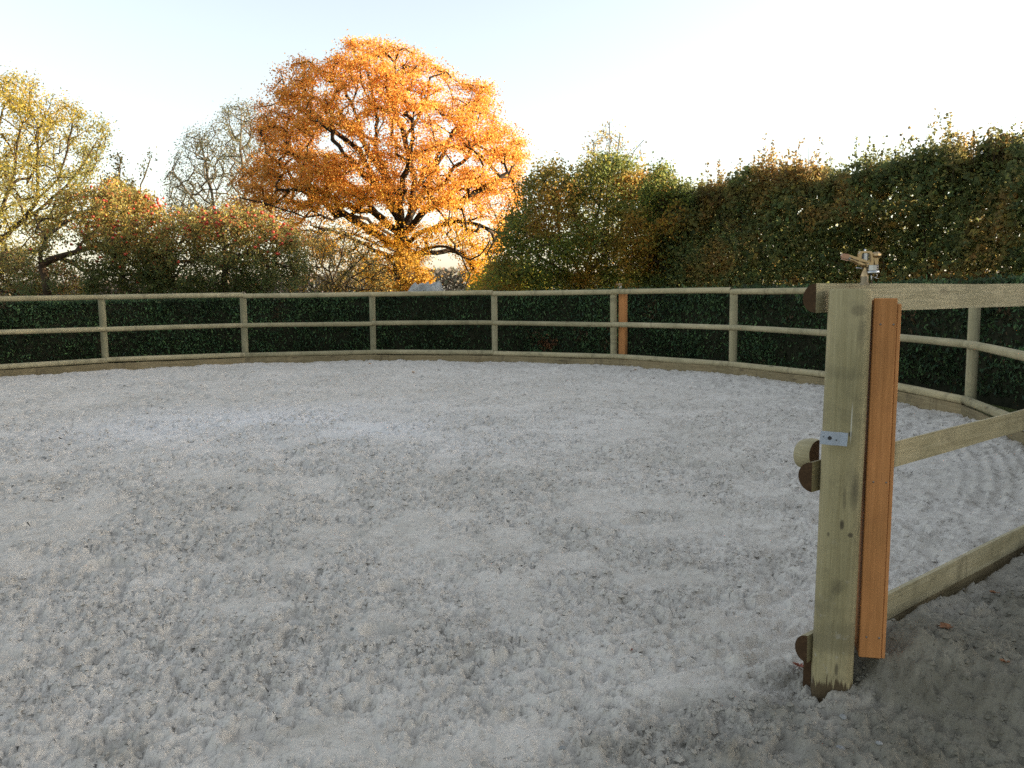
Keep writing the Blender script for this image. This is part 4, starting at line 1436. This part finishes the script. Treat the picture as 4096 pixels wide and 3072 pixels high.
# ------------------------------------------------------------------ tall beech hedge on the right (it shades the whole pen from the low sun)
def tall_hedge():
    rg = np.random.default_rng(71)
    line = np.array([(4.5, 26.1), (5.9, 24.2), (8.0, 20.6), (10.2, 17.0), (12.6, 13.0), (15.5, 8.2), (19.0, 2.4), (23.5, -5.0), (28.0, -12.0)])
    seg = np.linalg.norm(np.diff(line, axis=0), axis=1)
    cum = np.concatenate([[0], np.cumsum(seg)])

    def pt(s):
        return np.stack([np.interp(s, cum, line[:, 0]), np.interp(s, cum, line[:, 1])], -1)

    def top(s):
        return 4.25 + 0.95 * (noise2(s * 0.45, s * 0 + 1.5, 72) - .5) + 0.75 * (noise2(s * 1.7, s * 0 + 2.5, 73) - .5) - 0.48 * sstep(5, 13, s) + 1.0 * sstep(16.5, 20.5, s) - 0.7 * sstep(2.2, 0, s)  # raised beyond the view so the unseen stretch blocks the sun
    n = 235000
    # more leaves where it is in view, enlarged ones beyond it to block the sun
    s = np.where(rg.random(n) < 0.55, rg.random(n) * 19.5, 19.5 + rg.random(n) * (cum[-1] - 19.5))
    inner = rg.random(n) < 0.38
    wdt = np.where(inner, rg.uniform(-0.8, 0.8, n), np.sign(rg.random(n) - .40) * -1 * (0.95 - np.abs(rg.normal(0, 0.20, n))))
    h = top(s)
    hz = 1 - rg.random(n) ** 1.15
    z = 0.10 + hz * (h - 0.1)
    # top surface rounding
    lump = 0.95 * (noise3(np.stack([s * .8, z * .95, wdt * 0], -1), 74) - .5) + 0.3 * (noise3(np.stack([s * 2.6, z * 2.6, wdt * 0], -1), 75) - .5)
    wv = wdt * (1 - 0.35 * sstep(0.75, 1.0, hz)) + np.sign(wdt) * lump
    p = pt(s); t = pt(s + 0.05) - pt(s - 0.05); t /= np.linalg.norm(t, axis=1)[:, None] + 1e-9
    nr = np.stack([t[:, 1], -t[:, 0]], -1)
    P = np.concatenate([p + nr * wv[:, None], z[:, None]], 1)
    P += rg.normal(0, 0.05, P.shape)
    # shoots above the clipped top
    ns = 1300
    ss = np.concatenate([rg.random(ns * 2 // 3) * 19.5, rg.random(ns - ns * 2 // 3) * cum[-1]])
    hh = rg.exponential(0.17, ns) * (0.5 + 1.3 * noise2(ss * 0.8, ss * 0 + 9.1, 76)) + 0.1
    hh = np.minimum(hh, 0.85)
    sw = rg.uniform(-.6, .6, ns)
    b = pt(ss); tt = pt(ss + .05) - pt(ss - .05); tt /= np.linalg.norm(tt, axis=1)[:, None]
    b = b + np.stack([tt[:, 1], -tt[:, 0]], -1) * sw[:, None]
    bt = top(ss) - 0.25
    lean = rg.normal(0, 0.13, (ns, 2))
    Q = []
    shoot_id = []
    for i in range(ns):
        m = int(5 + (hh[i] + .25) * 28)
        f = rg.random(m)
        q = np.empty((m, 3))
        q[:, :2] = b[i] + lean[i] * (f * hh[i])[:, None] + rg.normal(0, 0.045 * (1.3 - f)[:, None] + .01, (m, 2))
        q[:, 2] = bt[i] + f * (hh[i] + .25)
        Q.append(q)
    Q = np.concatenate(Q)
    allP = np.concatenate([P, Q])
    keep = noise3(allP * 1.5 + 3, 77) > 0.20 - 0.1 * (allP[:, 2] < 3)
    allP = allP[keep]
    is_in = np.concatenate([inner, np.zeros(len(Q), bool)])[keep]
    N = len(allP)
    g = pal([(0.095, 0.122, 0.040), (0.130, 0.152, 0.046), (0.20, 0.19, 0.052), (0.066, 0.094, 0.038)], [4, 4, 2, 3], N, rg)
    o = pal([(0.34, 0.17, 0.045), (0.25, 0.135, 0.04), (0.46, 0.26, 0.05), (0.20, 0.15, 0.045)], [3, 3, 2, 3], N, rg)
    sc = noise3(allP * 0.9 + 11, 78) * .5 + noise3(allP * 2.6 + 4, 79) * .5
    tcol = sstep(0.50, 0.68, sc) * 0.70
    tcol = np.maximum(tcol, 0.9 * sstep(3.5, 4.3, allP[:, 2]) * sstep(.42, .60, noise3(allP * 0.7 + 1, 80)))  # orange near the top stands in for sunlit leaf tips
    cols = blend(g, o, np.clip(tcol, 0, 1))
    size = np.where(is_in, 0.20, 0.082) * np.where(np.concatenate([s, np.zeros(len(Q))])[keep] > 18.5, 2.1, 1.0)  # oversized leaves inside and out of view stop sun leaking through
    root = empty('tall_hedge', (10.2, 17.0, 0), 'tall shaggy beech hedge with green and bronze leaves along the right', 'hedge')
    M0 = Matrix.Translation((-10.2, -17.0, 0))
    o_ = obj('foliage', leaves_mesh('hedge_foliage', allP, size, cols, M_leaf_h, rg, 0.66, 0.2), root, kind='stuff')
    o_.matrix_parent_inverse = M0
    # stems and shoots
    m = MB()
    st = np.arange(0.2, cum[-1], 0.42)
    for s_ in st:
        x, y = pt(np.array([s_ + rg.uniform(-.12, .12)]))[0]
        x += rg.uniform(-.2, .2); y += rg.uniform(-.2, .2)
        pts = [(x, y, -.12)]
        hx, hy = x, y
        for zz in (1.0, 2.0, 3.0, 4.0):
            hx += rg.normal(0, .14); hy += rg.normal(0, .14)
            pts.append((hx, hy, zz))
        m.tube(pts, [0.035, 0.030, 0.024, 0.016, 0.007], 5)
        for _ in range(5):
            zz = rg.uniform(.6, 3.8); a = rg.random() * 6.28; L = rg.uniform(.5, 1.0)
            bx = np.interp(zz, [0, 1, 2, 3, 4], [q[0] for q in pts]); by = np.interp(zz, [0, 1, 2, 3, 4], [q[1] for q in pts])
            m.tube([(bx, by, zz), (bx + L * .5 * math.cos(a), by + L * .5 * math.sin(a), zz + .2), (bx + L * math.cos(a), by + L * math.sin(a), zz + .5)], [0.012, 0.009, 0.004], 4)
    for i in range(ns):
        m.tube([(b[i, 0], b[i, 1], bt[i] - .2), (b[i, 0] + lean[i, 0] * hh[i], b[i, 1] + lean[i, 1] * hh[i], bt[i] + hh[i] + .25)], [0.006, 0.003], 3)
    o_ = obj('stems', m.mesh('hedge_stems', [M_bark_brown]), root, kind='stuff')
    o_.matrix_parent_inverse = M0


tall_hedge()


# ------------------------------------------------------------------ clipped dark hedge round the pen
def low_hedge():
    rg = np.random.default_rng(81)
    a0, a1 = rad(-42), rad(170)

    def top(a):
        d = np.degrees(a)
        return np.interp(d, [-42, -10, 10, 30, 50, 75, 100, 125, 170], [1.52, 1.50, 1.45, 1.40, 1.36, 1.33, 1.31, 1.29, 1.28]) + 0.05 * (noise2(d * .4, d * 0 + 4, 82) - .5) + 0.03 * (noise2(d * 1.7, d * 0 + 5, 84) - .5)
    RI, RO = R + 0.95, R + 2.05
    # solid twiggy core
    m = MB()
    na_ = 150
    vs, fs = [], []
    for i in range(na_ + 1):
        a = a0 + (a1 - a0) * i / na_
        h = float(top(np.array([a]))[0]) - 0.06
        for r, z in ((RI + .07, -.12), (RI + .06, h * .5), (RI + .08, h), (RO - .08, h), (RO - .06, -.12)):
            vs.append((CX + r * math.cos(a), CY + r * math.sin(a), z))
    for i in range(na_):
        for j in range(4):
            fs.append((i * 5 + j, i * 5 + 5 + j, i * 5 + 6 + j, i * 5 + 1 + j))
    m.add(vs, fs, 0, False)
    m.add(vs[:5], [(0, 1, 2, 3, 4)]); m.add(vs[-5:], [(4, 3, 2, 1, 0)])
    root = empty('clipped_hedge', (CX, CY, 0), 'low clipped dark green conifer hedge curving round behind the pen fence', 'hedge')
    M0 = Matrix.Translation((-CX, -CY, 0))
    o = obj('woody_core', m.mesh('hedge_core', [M_core]), root)
    o.matrix_parent_inverse = M0
    n = 110000
    a = a0 + (a1 - a0) * rg.random(n)
    face = rg.random(n)
    h = top(a)
    front = face < 0.74
    r = np.where(front, RI + 0.10 - np.abs(rg.normal(0, .05, n)), rg.uniform(RI, RO, n))
    z = np.where(front, 0.02 + rg.random(n) * (h - 0.02), h - 0.05 + np.abs(rg.normal(0, .028, n)))
    r = r + 0.07 * (noise3(np.stack([a * 22, z * 2.5, a * 0], -1), 83) - .5) * front
    P = np.stack([CX + r * np.cos(a), CY + r * np.sin(a), z], -1)
    # thin fuzzy shoots on the top
    nf = 5000
    af = a0 + (a1 - a0) * rg.random(nf); rf = rg.uniform(RI, RO, nf)
    Pf = np.stack([CX + rf * np.cos(af), CY + rf * np.sin(af), top(af) + rg.exponential(.022, nf)], -1)
    P = np.concatenate([P, Pf])
    N = len(P)
    cols = pal([(0.034, 0.064, 0.028), (0.048, 0.086, 0.034), (0.068, 0.108, 0.040), (0.024, 0.046, 0.024)], [4, 4, 2, 3], N, rg)
    pa = noise3(P * np.array([1.1, 1.1, 1.6]) + 5, 85); pb = noise3(P * 4.5 + 2, 86)
    cols = cols * (0.72 + 0.75 * sstep(.3, .75, pa * .6 + pb * .4))[:, None]
    rust = (noise3(P * 2.2 + 9, 87) > 0.80) & (rg.random(N) < 0.35)
    cols[rust] = np.array([0.085, 0.055, 0.028])
    # dead brown patch
    u, v = pix(P)
    dead = np.exp(-((u - 2195) / 45) ** 2 - ((v - 1375) / 32) ** 2) > rg.uniform(0.15, 0.9, N)
    cols[dead & (np.concatenate([front, np.zeros(nf, bool)]))] = pal([(0.16, 0.07, 0.03), (0.10, 0.05, 0.025)], [1, 1], int((dead & np.concatenate([front, np.zeros(nf, bool)])).sum()), rg)
    el = np.tile(np.array([[0, 0, 1.0]]), (N, 1))
    o = obj('foliage', leaves_mesh('low_hedge_foliage', P, 0.072, cols, M_leaf_d, rg, 0.42, 0.1, el), root, kind='stuff')
    o.matrix_parent_inverse = M0


low_hedge()


# ------------------------------------------------------------------ boulder behind the hedge
def boulder():
    rg = np.random.default_rng(91)
    c = at(1690, 1160, 22.5)
    nu_, nv_ = 40, 22
    vs, fs = [], []
    for i in range(nv_ + 1):
        ph = math.pi * 0.5 * i / nv_
        for j in range(nu_):
            t = 2 * math.pi * j / nu_
            x, y, z = math.cos(t) * math.cos(ph), math.sin(t) * math.cos(ph), math.sin(ph)
            vs.append((x, y, z))
    A = np.array(vs)
    sgn = np.sign(A); A = sgn * np.abs(A) ** 0.8
    d = 1 + 0.20 * (noise3(A * 2.0 + 2, 95) - .5) + 0.20 * (noise3(A * 5.5 + 3, 93) - .5) + 0.07 * (noise3(A * 13, 94) - .5)
    A = A * d[:, None]
    A[:, 2] = A[:, 2] * (1 + 0.16 * A[:, 0])
    A *= np.array([0.80, 0.7, 1.0])
    A[:, 2] *= (1.665 + 0.1) / A[:, 2].max()
    A += np.array([c[0] - 0.03, 22.5, -0.1])
    for i in range(nv_):
        for j in range(nu_):
            k = (j + 1) % nu_
            fs.append((i * nu_ + j, i * nu_ + k, i * nu_ + nu_ + k, i * nu_ + nu_ + j))
    me_ = np_mesh('boulder', A - np.array([c[0], 22.5, -.1]), np.array(fs), M_rock)
    obj('boulder', me_, None, (c[0], 22.5, -.1), label='rough grey boulder top showing above the fence under the oak', cat='boulder')


boulder()


# ------------------------------------------------------------------ fallen leaves and stones
def leaf_mesh(name, mat, seed):
    rg = np.random.default_rng(seed)
    m = MB()
    k = 14
    vs = [(0, 0, 0.010)]
    for i in range(k):
        a = 2 * math.pi * i / k
        r = (1.0 if i % 2 == 0 else 0.68) * (1 + 0.25 * math.cos(a)) * rg.uniform(.85, 1.1) * 0.5
        x, y = r * math.cos(a), r * math.sin(a) * 0.72
        vs.append((x, y, 0.30 * abs(y) + rg.uniform(0, .18) + 0.12 * x * x))
    top_ = [(0, i + 1, (i + 1) % k + 1) for i in range(k)]
    vs2 = [(x, y, z - 0.012) for x, y, z in vs]
    m.add(vs, top_); m.add(vs2, [f[::-1] for f in top_])
    off = k + 1
    m.add(vs + vs2, [((i + 1) % k + 1, i + 1, off + i + 1, off + (i + 1) % k + 1) for i in range(k)])
    return m.mesh(name, [mat])


lmesh = {'b': leaf_mesh('leaf_b', M_deadleaf, 1), 'r': leaf_mesh('leaf_r', M_redleaf, 2), 'y': leaf_mesh('leaf_y', M_yellowleaf, 3)}


def on_ground(u, v):
    z = 0.0
    for _ in range(5):
        x0 = (u - 2048.0); y0 = v - 1536.0
        x = (cr * x0 + sr * y0) / FPX; y = (-sr * x0 + cr * y0) / FPX
        dx, dy, dz = x, cp - y * sp_, -sp_ - y * cp
        t = (CAM_H - z) / -dz
        X, Y = dx * t, dy * t
        z = ground_z(X, Y)
    return X, Y, z


for (u, v, s, kd, lab) in [
        (3790, 2525, 0.050, 'b', 'large curled brown leaf on the dirt right of the orange housing'),
        (3985, 2385, 0.038, 'b', 'brown leaf on the dirt just below the bottom rail'),
        (4075, 2290, 0.034, 'y', 'ochre leaf on the dirt at the right edge of the picture'),
        (3192, 2678, 0.050, 'r', 'red brown leaf on the sand left of the gate post foot'),
        (1480, 1457, 0.060, 'y', 'orange leaf on the sand near the far kick boards'),
        (1655, 1490, 0.050, 'y', 'ochre leaf on the sand in the middle distance'),
        (2540, 1478, 0.050, 'y', 'ochre leaf on the sand in front of the far orange housing'),
        (2525, 2580, 0.015, 'r', 'small red leaf scrap on the sand in the middle foreground'),
        (4020, 2760, 0.030, 'b', 'dark leaf scrap on the dirt near the right bottom')]:
    x, y, z = on_ground(u, v)
    o = obj('fallen_leaf', lmesh[kd], None, (x, y, z + 0.003), (rad(random.uniform(-12, 12)), rad(random.uniform(-12, 12)), random.uniform(0, 6)), lab, 'leaf', 'fallen leaves')
    o.scale = (s * 1.3, s * 1.3, s * 1.3)


def stone_mesh(name, seed):
    m = MB()
    rg = np.random.default_rng(seed)
    prof = [(0.3, -0.35), (0.9, -0.2), (1.0, 0.1), (0.65, 0.4), (0.15, 0.5)]
    m.lathe(prof, 8, 0, None, (0, 0, 0), False)
    m.v = [(x * rg.uniform(.8, 1.2), y * rg.uniform(.6, .95), z * rg.uniform(.8, 1.1)) for x, y, z in m.v]
    return m.mesh(name, [M_stone])


stm = [stone_mesh('stone_%d' % i, i) for i in range(3)]
for (u, v, s, lab) in [(3372, 2870, 0.014, 'pale stone chip on the dirt below the gate post'),
                       (3360, 2985, 0.016, 'larger pale stone chip near the bottom edge below the gate post'),
                       (3515, 3005, 0.012, 'pale stone chip near the bottom edge right of the gate post'),
                       (3770, 2695, 0.011, 'small whitish stone on the dirt bank at right'),
                       (1410, 2518, 0.012, 'small blue grey stone on the sand in the left foreground'),
                       (2250, 3010, 0.012, 'small pale stone on the damp sand at the bottom')]:
    x, y, z = on_ground(u, v)
    o = obj('stone_chip', stm[int(u) % 3], None, (x, y, z + s * 0.2), (0, 0, random.uniform(0, 6)), lab, 'stone', 'stone chips')
    o.scale = (s, s, s)
